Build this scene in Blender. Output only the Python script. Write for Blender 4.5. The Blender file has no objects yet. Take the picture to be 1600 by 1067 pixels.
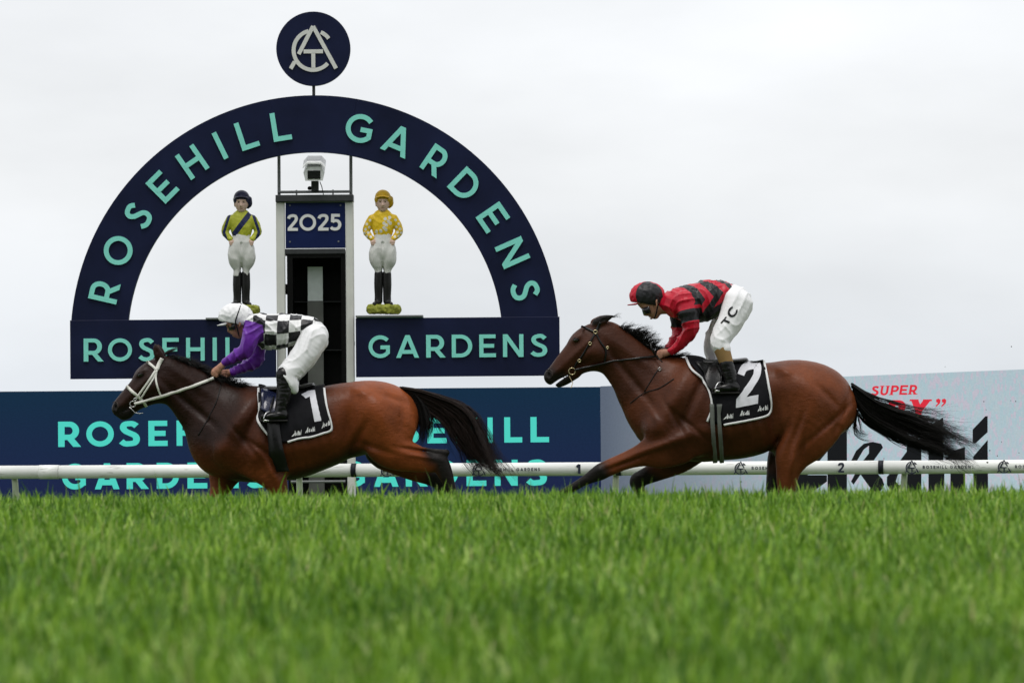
import bpy, math, random
import numpy as np
from mathutils import Vector, Matrix, noise as mnoise
from mathutils.bvhtree import BVHTree

random.seed(7); rng = np.random.default_rng(7)
scn = bpy.context.scene
COL = scn.collection
pi = math.pi

# ------------------------------------------------------------------ camera
ROLL, PITCH, ZC, FPX = math.radians(0.45), 0.0129, 1.25, 200 / 36 * 1600
cam = bpy.data.cameras.new('camera'); cam_o = bpy.data.objects.new('camera', cam); COL.objects.link(cam_o)
cam.lens = 200; cam.sensor_width = 36; cam.clip_start = 0.1; cam.clip_end = 6000
cam_o.matrix_world = Matrix.Translation((0, 0, ZC)) @ Matrix.Rotation(pi / 2 + PITCH, 4, 'X') @ Matrix.Rotation(-ROLL, 4, 'Z')
cam.dof.use_dof = True; cam.dof.focus_distance = 45.5; cam.dof.aperture_fstop = 9.5
scn.camera = cam_o

# ------------------------------------------------------------------ sky, sun, exposure
SUN_EL, SUN_AZ = math.radians(72), math.radians(200)
world = bpy.data.worlds.new('World'); scn.world = world; world.use_nodes = True
nt = world.node_tree; N = nt.nodes; L = nt.links
bg = N['Background']
sky = N.new('ShaderNodeTexSky'); sky.sky_type = 'NISHITA'; sky.sun_disc = False
sky.sun_elevation = SUN_EL; sky.sun_rotation = SUN_AZ
tc = N.new('ShaderNodeTexCoord')
sep = N.new('ShaderNodeSeparateXYZ'); L.new(tc.outputs['Generated'], sep.inputs[0])
ramp = N.new('ShaderNodeValToRGB'); L.new(sep.outputs['Z'], ramp.inputs[0])
e = ramp.color_ramp.elements
e[0].position = 0.0; e[0].color = (7.8, 8.25, 8.8, 1)
e[1].position = 1.0; e[1].color = (11.0, 11.0, 11.1, 1)
m1 = e.new(0.04); m1.color = (9.2, 9.4, 9.65, 1)
m2 = e.new(0.075); m2.color = (9.9, 10.1, 10.4, 1)
mp = N.new('ShaderNodeMapping'); mp.inputs['Scale'].default_value = (1, 1, 2.6); L.new(tc.outputs['Generated'], mp.inputs[0])
no = N.new('ShaderNodeTexNoise'); no.inputs['Scale'].default_value = 7; no.inputs['Detail'].default_value = 6; no.inputs['Roughness'].default_value = 0.5
L.new(mp.outputs[0], no.inputs['Vector'])
mr = N.new('ShaderNodeMapRange'); mr.inputs['From Min'].default_value = 0.36; mr.inputs['From Max'].default_value = 0.62
mr.inputs['To Min'].default_value = 0.87; mr.inputs['To Max'].default_value = 1.06; L.new(no.outputs['Fac'], mr.inputs['Value'])
mul = N.new('ShaderNodeMixRGB'); mul.blend_type = 'MULTIPLY'; mul.inputs[0].default_value = 1
L.new(ramp.outputs[0], mul.inputs[1]); L.new(mr.outputs[0], mul.inputs[2])
mx = N.new('ShaderNodeMixRGB'); mx.inputs[0].default_value = 0.94          # cloud cover over the clear sky
L.new(sky.outputs[0], mx.inputs[1]); L.new(mul.outputs[0], mx.inputs[2]); L.new(mx.outputs[0], bg.inputs[0])
bg.inputs[1].default_value = 0.1
sun = bpy.data.lights.new('sun', 'SUN'); sun.energy = 1.5; sun.angle = math.radians(25); sun.color = (1, 0.97, 0.93)
sun_o = bpy.data.objects.new('sun', sun); COL.objects.link(sun_o)
sd = Vector((math.sin(SUN_AZ) * math.cos(SUN_EL), math.cos(SUN_AZ) * math.cos(SUN_EL), math.sin(SUN_EL)))
sun_o.rotation_euler = sd.to_track_quat('Z', 'Y').to_euler()
vs = scn.view_settings; vs.view_transform = 'Standard'; vs.look = 'None'; vs.exposure = 0; vs.gamma = 1; vs.use_curve_mapping = False

# ------------------------------------------------------------------ helpers
def P(px, py, Y):
    """point of the place at depth Y that stands at photo position px, py (1600 wide)"""
    dx, dy = px - 800, 533.5 - py
    c, s = math.cos(ROLL), math.sin(ROLL)
    a, b = dx * c + dy * s, -dx * s + dy * c
    dY = FPX * math.cos(PITCH) - b * math.sin(PITCH)
    t = Y / dY
    return Vector((a * t, Y, ZC + (FPX * math.sin(PITCH) + b * math.cos(PITCH)) * t))

def S(Y): return FPX / Y          # photo pixels per metre at depth Y

MATS = {}
def mat(name, col, rough=0.5, metal=0.0, spec=0.22, var=0.0, vscale=20, bump=0.0, bscale=60, coat=0, sheen=0, emit=None, estr=1.0):
    if name in MATS: return MATS[name]
    m = bpy.data.materials.new(name); m.use_nodes = True; MATS[name] = m
    n, l = m.node_tree.nodes, m.node_tree.links; b = n['Principled BSDF']
    b.inputs['Base Color'].default_value = (*col, 1); b.inputs['Roughness'].default_value = rough
    b.inputs['Metallic'].default_value = metal; b.inputs['Specular IOR Level'].default_value = spec
    b.inputs['Coat Weight'].default_value = coat; b.inputs['Sheen Weight'].default_value = sheen
    if emit: b.inputs['Emission Color'].default_value = (*emit, 1); b.inputs['Emission Strength'].default_value = estr
    if var or bump:
        t = n.new('ShaderNodeTexCoord')
    if var:
        x = n.new('ShaderNodeTexNoise'); x.inputs['Scale'].default_value = vscale; x.inputs['Detail'].default_value = 6
        l.new(t.outputs['Object'], x.inputs['Vector'])
        r = n.new('ShaderNodeMapRange'); r.inputs['From Min'].default_value = .3; r.inputs['From Max'].default_value = .7
        r.inputs['To Min'].default_value = 1 - var; r.inputs['To Max'].default_value = 1 + var; l.new(x.outputs['Fac'], r.inputs['Value'])
        g = n.new('ShaderNodeMixRGB'); g.blend_type = 'MULTIPLY'; g.inputs[0].default_value = 1; g.inputs[1].default_value = (*col, 1)
        l.new(r.outputs[0], g.inputs[2]); l.new(g.outputs[0], b.inputs['Base Color'])
    if bump:
        x = n.new('ShaderNodeTexNoise'); x.inputs['Scale'].default_value = bscale; x.inputs['Detail'].default_value = 4
        l.new(t.outputs['Object'], x.inputs['Vector'])
        bp = n.new('ShaderNodeBump'); bp.inputs['Strength'].default_value = bump; bp.inputs['Distance'].default_value = 0.01
        l.new(x.outputs['Fac'], bp.inputs['Height']); l.new(bp.outputs[0], b.inputs['Normal'])
    return m

ORG = {}
def thing(name, label, cat, loc=(0, 0, 0), group=None):
    o = bpy.data.objects.new(name, None); COL.objects.link(o); o.location = loc; o.empty_display_size = 0.2
    o['label'] = label; o['category'] = cat
    if group: o['group'] = group
    ORG[o] = Vector(loc)
    return o

def mk(name, verts, faces, m, parent=None, smooth=False, attrs=None, loc=None):
    """mesh object from world-space vertices, set under parent (or at loc)"""
    v = np.asarray(verts, float).reshape(-1, 3)
    base = ORG[parent] if parent else Vector(loc if loc else (0, 0, 0))
    v = v - np.array(base)
    me = bpy.data.meshes.new(name)
    if isinstance(faces, np.ndarray):
        k = faces.shape[1]; nf = len(faces)
        me.vertices.add(len(v)); me.vertices.foreach_set('co', v.ravel())
        me.loops.add(nf * k); me.loops.foreach_set('vertex_index', faces.ravel().astype(np.int32))
        me.polygons.add(nf); me.polygons.foreach_set('loop_start', (np.arange(nf) * k).astype(np.int32))
        me.update(calc_edges=True); me.validate()
    else:
        me.from_pydata(v.tolist(), [], faces); me.update()
    if smooth: me.polygons.foreach_set('use_smooth', np.array([p.loop_total < 6 for p in me.polygons], bool))
    for a, d in (attrs or {}).items():
        at = me.attributes.new(a, 'FLOAT', 'POINT'); at.data.foreach_set('value', np.asarray(d, np.float32))
    if m: me.materials.append(m)
    o = bpy.data.objects.new(name, me); COL.objects.link(o)
    if parent: o.parent = parent
    else: o.location = base
    ORG[o] = base
    return o

def tag(o, label=None, cat=None, group=None, kind=None):
    for k, v in (('label', label), ('category', cat), ('group', group), ('kind', kind)):
        if v: o[k] = v
    return o

class MB:
    """collects simple solids, builds them as one mesh"""
    def __init__(s): s.v = []; s.f = []
    def add(s, v, f):
        b = len(s.v); s.v += [tuple(p) for p in v]; s.f += [tuple(i + b for i in q) for q in f]; return s
    def box(s, x0, x1, y0, y1, z0, z1, bev=0.0):
        if bev:
            b = bev; v = []
            for yy, ii in ((y0, b), (y0 + b, 0), (y1 - b, 0), (y1, b)):
                for (xx, zz) in ((x0 + ii, z0 + ii), (x1 - ii, z0 + ii), (x1 - ii, z1 - ii), (x0 + ii, z1 - ii)): v.append((xx, yy, zz))
            f = [(0, 1, 2, 3), (15, 14, 13, 12)]
            for k in range(3):
                for i in range(4): j = (i + 1) % 4; f.append((k * 4 + i, (k + 1) * 4 + i, (k + 1) * 4 + j, k * 4 + j))
            return s.add(v, f)
        v = [(x, y, z) for z in (z0, z1) for y in (y0, y1) for x in (x0, x1)]
        return s.add(v, [(0, 2, 3, 1), (4, 5, 7, 6), (0, 1, 5, 4), (2, 6, 7, 3), (0, 4, 6, 2), (1, 3, 7, 5)])
    def prism(s, poly, y0, y1):
        """polygon in xz pulled from y0 to y1"""
        n = len(poly)
        v = [(x, y0, z) for x, z in poly] + [(x, y1, z) for x, z in poly]
        return s.add(v, [tuple(range(n)), tuple(range(2 * n - 1, n - 1, -1))] + [(i, i + n, (i + 1) % n + n, (i + 1) % n) for i in range(n)])
    def tube(s, pts, r, n=8, cap=True):
        pts = [Vector(p) for p in pts]; k = len(pts)
        rs = r if isinstance(r, (list, tuple)) else [r] * k
        v = []; ref = None
        for i, p in enumerate(pts):
            d = (pts[min(i + 1, k - 1)] - pts[max(i - 1, 0)]).normalized()
            if ref is None: ref = d.orthogonal().normalized()
            ref = (ref - d * ref.dot(d)).normalized(); bn = d.cross(ref)
            for j in range(n):
                a = 2 * pi * j / n; v.append(p + (ref * math.cos(a) + bn * math.sin(a)) * rs[i])
        f = [(i * n + j, i * n + (j + 1) % n, (i + 1) * n + (j + 1) % n, (i + 1) * n + j) for i in range(k - 1) for j in range(n)]
        if cap: f += [tuple(range(n - 1, -1, -1)), tuple((k - 1) * n + j for j in range(n))]
        return s.add(v, f)
    def ring(s, c, R, r, nrm=(0, 1, 0), n=24, k=8):
        nrm = Vector(nrm).normalized(); a = nrm.orthogonal().normalized(); b = nrm.cross(a); v = []; c = Vector(c)
        for i in range(n):
            t = 2 * pi * i / n; d = a * math.cos(t) + b * math.sin(t)
            for j in range(k):
                u = 2 * pi * j / k; v.append(c + d * (R + r * math.cos(u)) + nrm * r * math.sin(u))
        return s.add(v, [(i * k + j, i * k + (j + 1) % k, (i + 1) % n * k + (j + 1) % k, (i + 1) % n * k + j) for i in range(n) for j in range(k)])
    def ball(s, c, rx, ry, rz, n=14, k=10):
        v = [(c[0] + rx * math.sin(pi * i / k) * math.cos(2 * pi * j / n), c[1] + ry * math.sin(pi * i / k) * math.sin(2 * pi * j / n), c[2] + rz * math.cos(pi * i / k)) for i in range(k + 1) for j in range(n)]
        return s.add(v, [(i * n + j, (i + 1) * n + j, (i + 1) * n + (j + 1) % n, i * n + (j + 1) % n) for i in range(k) for j in range(n)])
    def build(s, name, m, parent=None, smooth=False, loc=None):
        return mk(name, s.v, s.f, m, parent, smooth, loc=loc)

def catmull(pts, sub):
    p = np.asarray(pts, float)
    if len(p) < 3 or sub < 2:
        return np.concatenate([np.linspace(p[i], p[i + 1], sub, endpoint=False) for i in range(len(p) - 1)] + [p[-1:]])
    q = np.vstack([2 * p[0] - p[1], p, 2 * p[-1] - p[-2]]); out = []
    for i in range(1, len(q) - 2):
        for t in np.linspace(0, 1, sub, endpoint=False):
            a, b, c, d = q[i - 1], q[i], q[i + 1], q[i + 2]
            out.append(.5 * (2 * b + (c - a) * t + (2 * a - 5 * b + 4 * c - d) * t * t + (3 * b - a - 3 * c + d) * t ** 3))
    return np.array(out + [p[-1]])

# ------------------------------------------------------------------ lettering: strokes of even width
def arc(cx, cy, rx, ry, a0, a1, n=14):
    return [(cx + rx * math.cos(math.radians(a0 + (a1 - a0) * i / n)), cy + ry * math.sin(math.radians(a0 + (a1 - a0) * i / n))) for i in range(n + 1)]
def smooth2(p): return [tuple(q) for q in catmull(p, 5)]
def glyph(ch, h):
    """strokes in a box of height 1: (points, closed, flat start, flat end); natural width"""
    i = 1 - h
    S_ = smooth2([(.53, .80), (.42, i - .01), (.30, i), (.16, .86), (.115, .73), (.19, .60), (.33, .515), (.48, .42), (.53, .28), (.47, .14), (.32, h), (.17, .105), (.05, .20)])
    G = {
        'R': ([([(h, 0), (h, 1)], 0, 0, 0), ([(h, i), (.36, i)] + arc(.36, (i + .38) / 2, .22, (i - .38) / 2, 90, -90) + [(h, .38)], 0, 0, 0), ([(.34, .40), (.62, 0)], 0, 0, 1)], .71),
        'O': ([(arc(.52, .5, .52 - h, .5 - h, 0, 360, 32)[:-1], 1, 0, 0)], 1.04),
        'S': ([(S_, 0, 0, 0)], .62),
        'E': ([([(h, 0), (h, 1)], 0, 0, 0), ([(h, i), (.66, i)], 0, 0, 0), ([(h, .5), (.60, .5)], 0, 0, 0), ([(h, h), (.67, h)], 0, 0, 0)], .67),
        'H': ([([(h, 0), (h, 1)], 0, 0, 0), ([(.78 - h, 0), (.78 - h, 1)], 0, 0, 0), ([(h, .5), (.78 - h, .5)], 0, 0, 0)], .78),
        'I': ([([(h, 0), (h, 1)], 0, 0, 0)], 2 * h),
        'L': ([([(h, 0), (h, 1)], 0, 0, 0), ([(h, h), (.63, h)], 0, 0, 0)], .63),
        'G': ([(arc(.51, .5, .51 - h, .5 - h, 42, 318, 26) + [(.93 - h, .24), (.93 - h, .47)], 0, 0, 0), ([(.93, .47), (.52, .47)], 0, 0, 0)], .95),
        'A': ([([(h * 1.1, 0), (.46, 1)], 0, 1, 1), ([(.92 - h * 1.1, 0), (.46, 1)], 0, 1, 1), ([(.2, .26), (.72, .26)], 0, 0, 0)], .92),
        'D': ([([(h, 0), (h, 1)], 0, 0, 0), ([(h, i), (.36, i)] + arc(.36, .5, .84 - .36 - h, .5 - h, 90, -90, 20) + [(h, h)], 0, 0, 0)], .84),
        'N': ([([(h, 0), (h, 1)], 0, 0, 0), ([(.82 - h, 0), (.82 - h, 1)], 0, 0, 0), ([(h, 1), (.82 - h, 0)], 0, 1, 1)], .82),
        'T': ([([(0, i), (.7, i)], 0, 0, 0), ([(.35, 0), (.35, 1)], 0, 0, 0)], .7),
        'C': ([(arc(.48, .5, .48 - h, .5 - h, 42, 318, 26), 0, 0, 0)], .86),
        'U': ([([(h, 1)] + arc(.36, .36, .36 - h, .36 - h, 180, 360) + [(.72 - h, 1)], 0, 0, 0)], .72),
        'P': ([([(h, 0), (h, 1)], 0, 0, 0), ([(h, i), (.36, i)] + arc(.36, (i + .42) / 2, .22, (i - .42) / 2, 90, -90) + [(h, .42)], 0, 0, 0)], .62),
        'Y': ([([(.36, .0), (.36, .47)], 0, 0, 0), ([(.36, .40), (.06, 1)], 0, 0, 1), ([(.36, .40), (.66, 1)], 0, 0, 1)], .72),
        '1': ([([(.30, 0), (.30, 1)], 0, 0, 0), ([(.30, .93), (.03, .74)], 0, 0, 0)], .40),
        '2': ([(smooth2([(.07, .73), (.14, .86), (.30, i), (.47, .87), (.51, .72), (.44, .55), (.10, .13)]), 0, 0, 0), ([(.02, h), (.60, h)], 0, 0, 0)], .60),
        '0': ([(arc(.5, .5, .5 - h, .5 - h, 0, 360, 32)[:-1], 1, 0, 0)], 1.0),
        '5': ([([(.15, i), (.54, i)], 0, 0, 0), ([(.15, 1), (.13, .5)], 0, 0, 0), (smooth2([(.12, .53), (.28, .60), (.45, .55), (.53, .36), (.45, .15), (.28, h), (.12, .12), (.04, .20)]), 0, 0, 0)], .60),
    }
    return G[ch]

def ribbon2(pts, closed, fs, fe, h, cross=2, fine=0):
    p = np.array(pts, float)
    p = p[np.concatenate([[True], np.hypot(*(p[1:] - p[:-1]).T) > 1e-4])]
    if fine:
        q = []
        for k in range(len(p) - 1):
            n = max(1, int(np.hypot(*(p[k + 1] - p[k])) / fine)); q += [p[k] + (p[k + 1] - p[k]) * t / n for t in range(n)]
        if closed:
            q.append(p[-1])
        else: q.append(p[-1])
        p = np.array(q)
    n = len(p); rows = []
    for i in range(n):
        a = p[(i - 1) % n] if (closed or i > 0) else None; b = p[(i + 1) % n] if (closed or i < n - 1) else None
        d1 = (p[i] - a) if a is not None else (b - p[i]); d2 = (b - p[i]) if b is not None else d1
        d1 = d1 / np.hypot(*d1); d2 = d2 / np.hypot(*d2)
        t = d1 + d2; t /= max(np.hypot(*t), 1e-6); nn = np.array([-t[1], t[0]]); k = h / max(np.dot(nn, [-d1[1], d1[0]]), .5)
        off = nn * k
        if (i == 0 and fs and not closed) or (i == n - 1 and fe and not closed):
            off = np.array([-np.sign(d1[1]) * h / max(abs(d1[1]), .3), 0])
        rows.append([p[i] + off * s for s in np.linspace(1, -1, cross)])
    return rows

def letter_mesh(ch, h, place, d0, d1, fine=0, cross=2):
    """strokes -> solid; place(u, v, depth) gives the world point, each stroke a hair deeper than the one before"""
    V = []; F = []
    st, w = glyph(ch, h)
    for si, (pts, cl, fs, fe) in enumerate(st):
        rows = ribbon2(pts, cl, fs, fe, h, cross, fine); n = len(rows); b = len(V); e = 0.0006 * si
        for r in rows:
            V += [place(q[0], q[1], d0 + e) for q in r]
        c = len(rows[0])
        for r in rows:
            V += [place(r[0][0], r[0][1], d1), place(r[-1][0], r[-1][1], d1)]
        o2 = b + n * c
        for i in range(n if cl else n - 1):
            j = (i + 1) % n
            for k in range(c - 1): F.append((b + i * c + k, b + j * c + k, b + j * c + k + 1, b + i * c + k + 1))
            F.append((b + i * c, o2 + i * 2, o2 + j * 2, b + j * c)); F.append((b + i * c + c - 1, b + j * c + c - 1, o2 + j * 2 + 1, o2 + i * 2 + 1))
        if not cl:
            F.append((b, b + c - 1, o2 + 1, o2)); F.append((b + (n - 1) * c, o2 + 2 * (n - 1), o2 + 2 * (n - 1) + 1, b + n * c - 1))
    return V, F, w

# ------------------------------------------------------------------ ground
def ground_z(y):
    y = np.asarray(y, float)
    t = np.clip((y - 27.0) / 15.5, 0, 1); s = t * t * (3 - 2 * t)
    return np.where(y < 46, 0.80 * (1 - s), np.maximum(-0.055 * (y - 46), -0.45))
def gz(y): return float(ground_z(y))

xs = np.concatenate([np.linspace(-1500, -20, 8), np.linspace(-12, 12, 25), np.linspace(20, 1500, 8)])
ys = np.concatenate([np.linspace(-600, -5, 6), np.linspace(0, 60, 121), np.array([70, 100, 200, 500, 1200, 3000])])
gx, gy = np.meshgrid(xs, ys, indexing='ij'); V = np.stack([gx, gy, ground_z(gy)], -1).reshape(-1, 3)
ny = len(ys); ii, jj = np.meshgrid(np.arange(len(xs) - 1), np.arange(ny - 1), indexing='ij'); q = (ii * ny + jj).ravel()
F = np.stack([q, q + ny, q + ny + 1, q + 1], -1)
gm = mat('turf_soil', (0.045, 0.085, 0.018), 0.9, spec=0.2, var=0.4, vscale=3, bump=0.6, bscale=40)
tag(mk('ground', V, F, gm, smooth=True), kind='structure')

# grass: single blades, bent and twisted
gmat = bpy.data.materials.new('grass_blade'); gmat.use_nodes = True
n_, l_ = gmat.node_tree.nodes, gmat.node_tree.links; b_ = n_['Principled BSDF']
at = n_.new('ShaderNodeAttribute'); at.attribute_name = 'tone'
rp = n_.new('ShaderNodeValToRGB'); l_.new(at.outputs['Fac'], rp.inputs[0])
el = rp.color_ramp.elements
el[0].position = 0; el[0].color = (0.042, 0.125, 0.008, 1); el[1].position = 1; el[1].color = (0.40, 0.38, 0.16, 1)
x = el.new(.45); x.color = (0.15, 0.315, 0.020, 1); x = el.new(.8); x.color = (0.35, 0.56, 0.055, 1); x = el.new(.93); x.color = (0.48, 0.58, 0.20, 1)
l_.new(rp.outputs[0], b_.inputs['Base Color']); b_.inputs['Roughness'].default_value = .5; b_.inputs['Specular IOR Level'].default_value = .35
tr = n_.new('ShaderNodeBsdfTranslucent'); l_.new(rp.outputs[0], tr.inputs['Color'])
ms = n_.new('ShaderNodeMixShader'); ms.inputs[0].default_value = .3
l_.new(b_.outputs[0], ms.inputs[1]); l_.new(tr.outputs[0], ms.inputs[2]); l_.new(ms.outputs[0], n_['Material Output'].inputs[0])

def fbm(x, y, f, seed):
    r = np.random.default_rng(seed); o = np.zeros_like(x)
    for k in range(7):
        a = r.uniform(0, 2 * pi); w = f * r.uniform(.6, 1.7); o += np.sin((x * np.cos(a) + y * np.sin(a)) * w + r.uniform(0, 6.28)) * r.uniform(.6, 1)
    return o / 3.2
parts = []
for y0, y1, dens, marg in ((7.2, 16, 1500, .5), (16, 24, 1300, .7), (24, 32, 1700, .9), (32, 44.5, 220, 1.2), (2.0, 7.2, 600, .5)):
    n = int(dens * (y1 - y0) * 2 * (.092 * (y0 + y1) / 2 + marg))
    yy = rng.uniform(y0, y1, n); hw = .092 * yy + marg; parts.append(np.stack([rng.uniform(-1, 1, n) * hw, yy], -1))
pts = np.concatenate(parts); n = len(pts); bx, by = pts[:, 0], pts[:, 1]
tuft = fbm(bx, by, 9, 3) * .5 + fbm(bx, by, 30, 4) * .5
hgt = np.clip(0.070 * (1 + .30 * tuft) * rng.lognormal(0, .25, n), .02, .135)
tall = rng.random(n) < .022; hgt[tall] *= rng.uniform(1.2, 1.75, tall.sum())
wid = rng.uniform(.0026, .0052, n); az = rng.uniform(0, 2 * pi, n); bend = rng.beta(1.2, 2.6, n) * 1.2; bend[tall] *= .5
lean = rng.normal(0, .20, (n, 2))
ts = np.array([0, .4, .75, 1.0]); vv = np.zeros((n, 7, 3)); ux, uy = np.cos(az), np.sin(az)
for k, t in enumerate(ts):
    cx = bx + hgt * (ux * bend * t * t * .8 + lean[:, 0] * t); cy = by + hgt * (uy * bend * t * t * .8 + lean[:, 1] * t)
    cz = ground_z(by) - .004 + hgt * t * (1 - .35 * bend * t * t)
    if k < 3:
        w = wid * (1, .9, .6)[k]
        vv[:, 2 * k] = np.stack([cx - uy * w, cy + ux * w, cz], -1); vv[:, 2 * k + 1] = np.stack([cx + uy * w, cy - ux * w, cz], -1)
    else: vv[:, 6] = np.stack([cx, cy, cz], -1)
tri = np.array([(0, 1, 3), (0, 3, 2), (2, 3, 5), (2, 5, 4), (4, 5, 6)])
F = (np.arange(n)[:, None, None] * 7 + tri).reshape(-1, 3)
tone = np.clip(.42 + .14 * fbm(bx, by, 2.2, 5) + .10 * tuft + rng.normal(0, .23, n), 0, .88); dry = rng.random(n) < .04; tone[dry] = rng.uniform(.88, 1, dry.sum())
tt = np.repeat(tone, 7).reshape(n, 7); tt[:, :2] *= .8; tt[:, 6] += .06
go = mk('grass', vv.reshape(-1, 3), F, gmat, attrs={'tone': np.clip(tt, 0, 1).ravel()})
tag(go, 'short lush green turf grass in front of the horses', 'grass', kind='stuff')

# ------------------------------------------------------------------ added stand, unseen behind the camera, blocks low sky to darken the flanks
gs = thing('shade_stand', 'long roofed stand added out of view behind the camera to block low sky', 'shade_stand', (0, -34, gz(-34)))
conc = mat('stand_concrete', (.20, .195, .185), .85, var=.15, vscale=1.5, bump=.2, bscale=6); seatm = mat('stand_seats', (.035, .045, .07), .6); rf_m = mat('stand_roof', (.24, .25, .26), .6)
gb = gz(-34)
for i in range(16): MB().box(-75, 75, -22 - i * 1.1 - 1.09, -22 - i * 1.1, gb, gb + .5 + i * .62).build('terrace_step', conc, gs)
for i in range(16): MB().box(-74, 74, -22 - i * 1.1 - .55, -22 - i * 1.1 - .15, gb + .502 + i * .62, gb + .92 + i * .62).build('seat_row', seatm, gs)
MB().box(-75, 75, -44, -40, gb, gb + 24).build('rear_wall', conc, gs)
v = [(-78, -18, gb + 21), (78, -18, gb + 21), (78, -45, gb + 25), (-78, -45, gb + 25)]; v += [(a, b, c + .6) for a, b, c in v]
mk('roof', v, [(3, 2, 1, 0), (4, 5, 6, 7), (0, 1, 5, 4), (1, 2, 6, 5), (2, 3, 7, 6), (3, 0, 4, 7)], rf_m, gs)
for i in range(9): MB().box(-72 + i * 18 - .3, -72 + i * 18 + .3, -38.6, -38, gb, gb + 23.4).build('column', conc, gs)

# ------------------------------------------------------------------ led screens
def led_mat(name, c_lo, c_hi, axis, z0, z1, grain, extra=None):
    m = bpy.data.materials.new(name); m.use_nodes = True; n, l = m.node_tree.nodes, m.node_tree.links; b = n['Principled BSDF']
    b.inputs['Base Color'].default_value = (.003, .003, .004, 1); b.inputs['Roughness'].default_value = .6; b.inputs['Specular IOR Level'].default_value = .08
    t = n.new('ShaderNodeTexCoord'); s = n.new('ShaderNodeSeparateXYZ'); l.new(t.outputs['Object'], s.inputs[0])
    r = n.new('ShaderNodeMapRange'); r.inputs['From Min'].default_value = z0; r.inputs['From Max'].default_value = z1; l.new(s.outputs[axis], r.inputs['Value'])
    g = n.new('ShaderNodeMixRGB'); g.inputs[1].default_value = (*c_lo, 1); g.inputs[2].default_value = (*c_hi, 1); l.new(r.outputs[0], g.inputs[0])
    out = g
    x = n.new('ShaderNodeTexNoise'); x.inputs['Scale'].default_value = 55; x.inputs['Detail'].default_value = 2; l.new(t.outputs['Object'], x.inputs['Vector'])
    q = n.new('ShaderNodeMapRange'); q.inputs['From Min'].default_value = .3; q.inputs['From Max'].default_value = .7; q.inputs['To Min'].default_value = 1 - grain; q.inputs['To Max'].default_value = 1 + grain
    l.new(x.outputs['Fac'], q.inputs['Value'])
    w = n.new('ShaderNodeMixRGB'); w.blend_type = 'MULTIPLY'; w.inputs[0].default_value = 1; l.new(out.outputs[0], w.inputs[1]); l.new(q.outputs[0], w.inputs[2]); out = w
    if extra:
        x2 = n.new('ShaderNodeTexVoronoi'); x2.inputs['Scale'].default_value = 24; x2.feature = 'SMOOTH_F1'; x2.inputs['Smoothness'].default_value = .35; x2m = n.new('ShaderNodeMapping'); x2m.inputs['Rotation'].default_value = (0, .7, 0); x2m.inputs['Scale'].default_value = (1.7, 1, .8); l.new(t.outputs['Object'], x2m.inputs[0]); l.new(x2m.outputs[0], x2.inputs['Vector'])
        ss = n.new('ShaderNodeSeparateXYZ'); l.new(x2.outputs['Color'], ss.inputs[0])
        rr = n.new('ShaderNodeValToRGB'); rr.color_ramp.interpolation = 'LINEAR'; e = rr.color_ramp.elements
        e[0].color = (1, 1, 1, 1); e[1].position = .82; e[1].color = (1.12, .93, 1.0, 1); k = e.new(.5); k.color = (.86, 1.0, 1.02, 1); l.new(ss.outputs[0], rr.inputs[0])
        w2 = n.new('ShaderNodeMixRGB'); w2.blend_type = 'MULTIPLY'; l.new(out.outputs[0], w2.inputs[1]); l.new(rr.outputs[0], w2.inputs[2]); l.new(r.outputs[0], w2.inputs[0]); out = w2
    l.new(out.outputs[0], b.inputs['Emission Color']); b.inputs['Emission Strength'].default_value = 1
    return m

frame_m = mat('screen_frame', (.03, .035, .045), .6)
YL = 54.0; sL = S(YL)
tl, tr_ = P(-260, 613, YL), P(938, 605, YL); gL = gz(YL)
scr = thing('led_screen', 'long navy LED screen with repeated teal ROSEHILL GARDENS behind the white rail', 'screen', ((tl.x + tr_.x) / 2, YL, gL))
cx, ztop = (tl.x + tr_.x) / 2, (tl.z + tr_.z) / 2
led1 = led_mat('led_navy', (.0125, .0135, .066), (.0048, .024, .054), 'Z', .55, ztop - gL, .10)
MB().box(tl.x, tr_.x, YL, YL + .18, gL + .32, ztop, .006).build('display_panel', led1, scr)
for px in (-200, 60, 330, 610, 900):
    a = P(px, 700, YL).x; MB().box(a - .04, a + .04, YL + .19, YL + .27, gL, ztop - .1).build('support_post', frame_m, scr)
MB().box(tl.x + .02, tr_.x - .02, YL + .005, YL + .16, gL, gL + .315).build('plinth', frame_m, scr)
teal_led = mat('led_teal', (.02, .05, .05), .6, emit=(.062, .60, .50), estr=1.0)
def flat_letter(ch, x0, x1, ybase, cap, Y, h, m, parent, depth=.012, name='letter'):
    w = glyph(ch, h)[1]; o = P(x0, ybase, Y); sx = (x1 - x0) / S(Y) / w; sz = cap / S(Y)
    V, F, _ = letter_mesh(ch, h, lambda u, v, d: (o.x + u * sx, Y - d, o.z + v * sz), depth, 0.001)
    return mk(name, V, F, m, parent)
row1 = [('R', 91, 125), ('O', 135, 178), ('S', 187, 218), ('E', 232, 262), ('H', 276, 310), ('I', 326, 334), ('L', 352, 380), ('L', 393, 422)]
row2 = [('G', 97, 135), ('A', 148, 187), ('R', 198, 231), ('D', 245, 280), ('E', 293, 324), ('N', 337, 373), ('S', 387, 418)]
for off in (0, 436):
    for ch, a, b in row1: flat_letter(ch, a + off, b + off, 699 - (a + off) * .0098, 39.5, YL, .105, teal_led, scr, .004)
    for ch, a, b in row2: flat_letter(ch, a + off, b + off, 765.5 - (a + off) * .0088, 40.5, YL, .105, teal_led, scr, .004)

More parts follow.
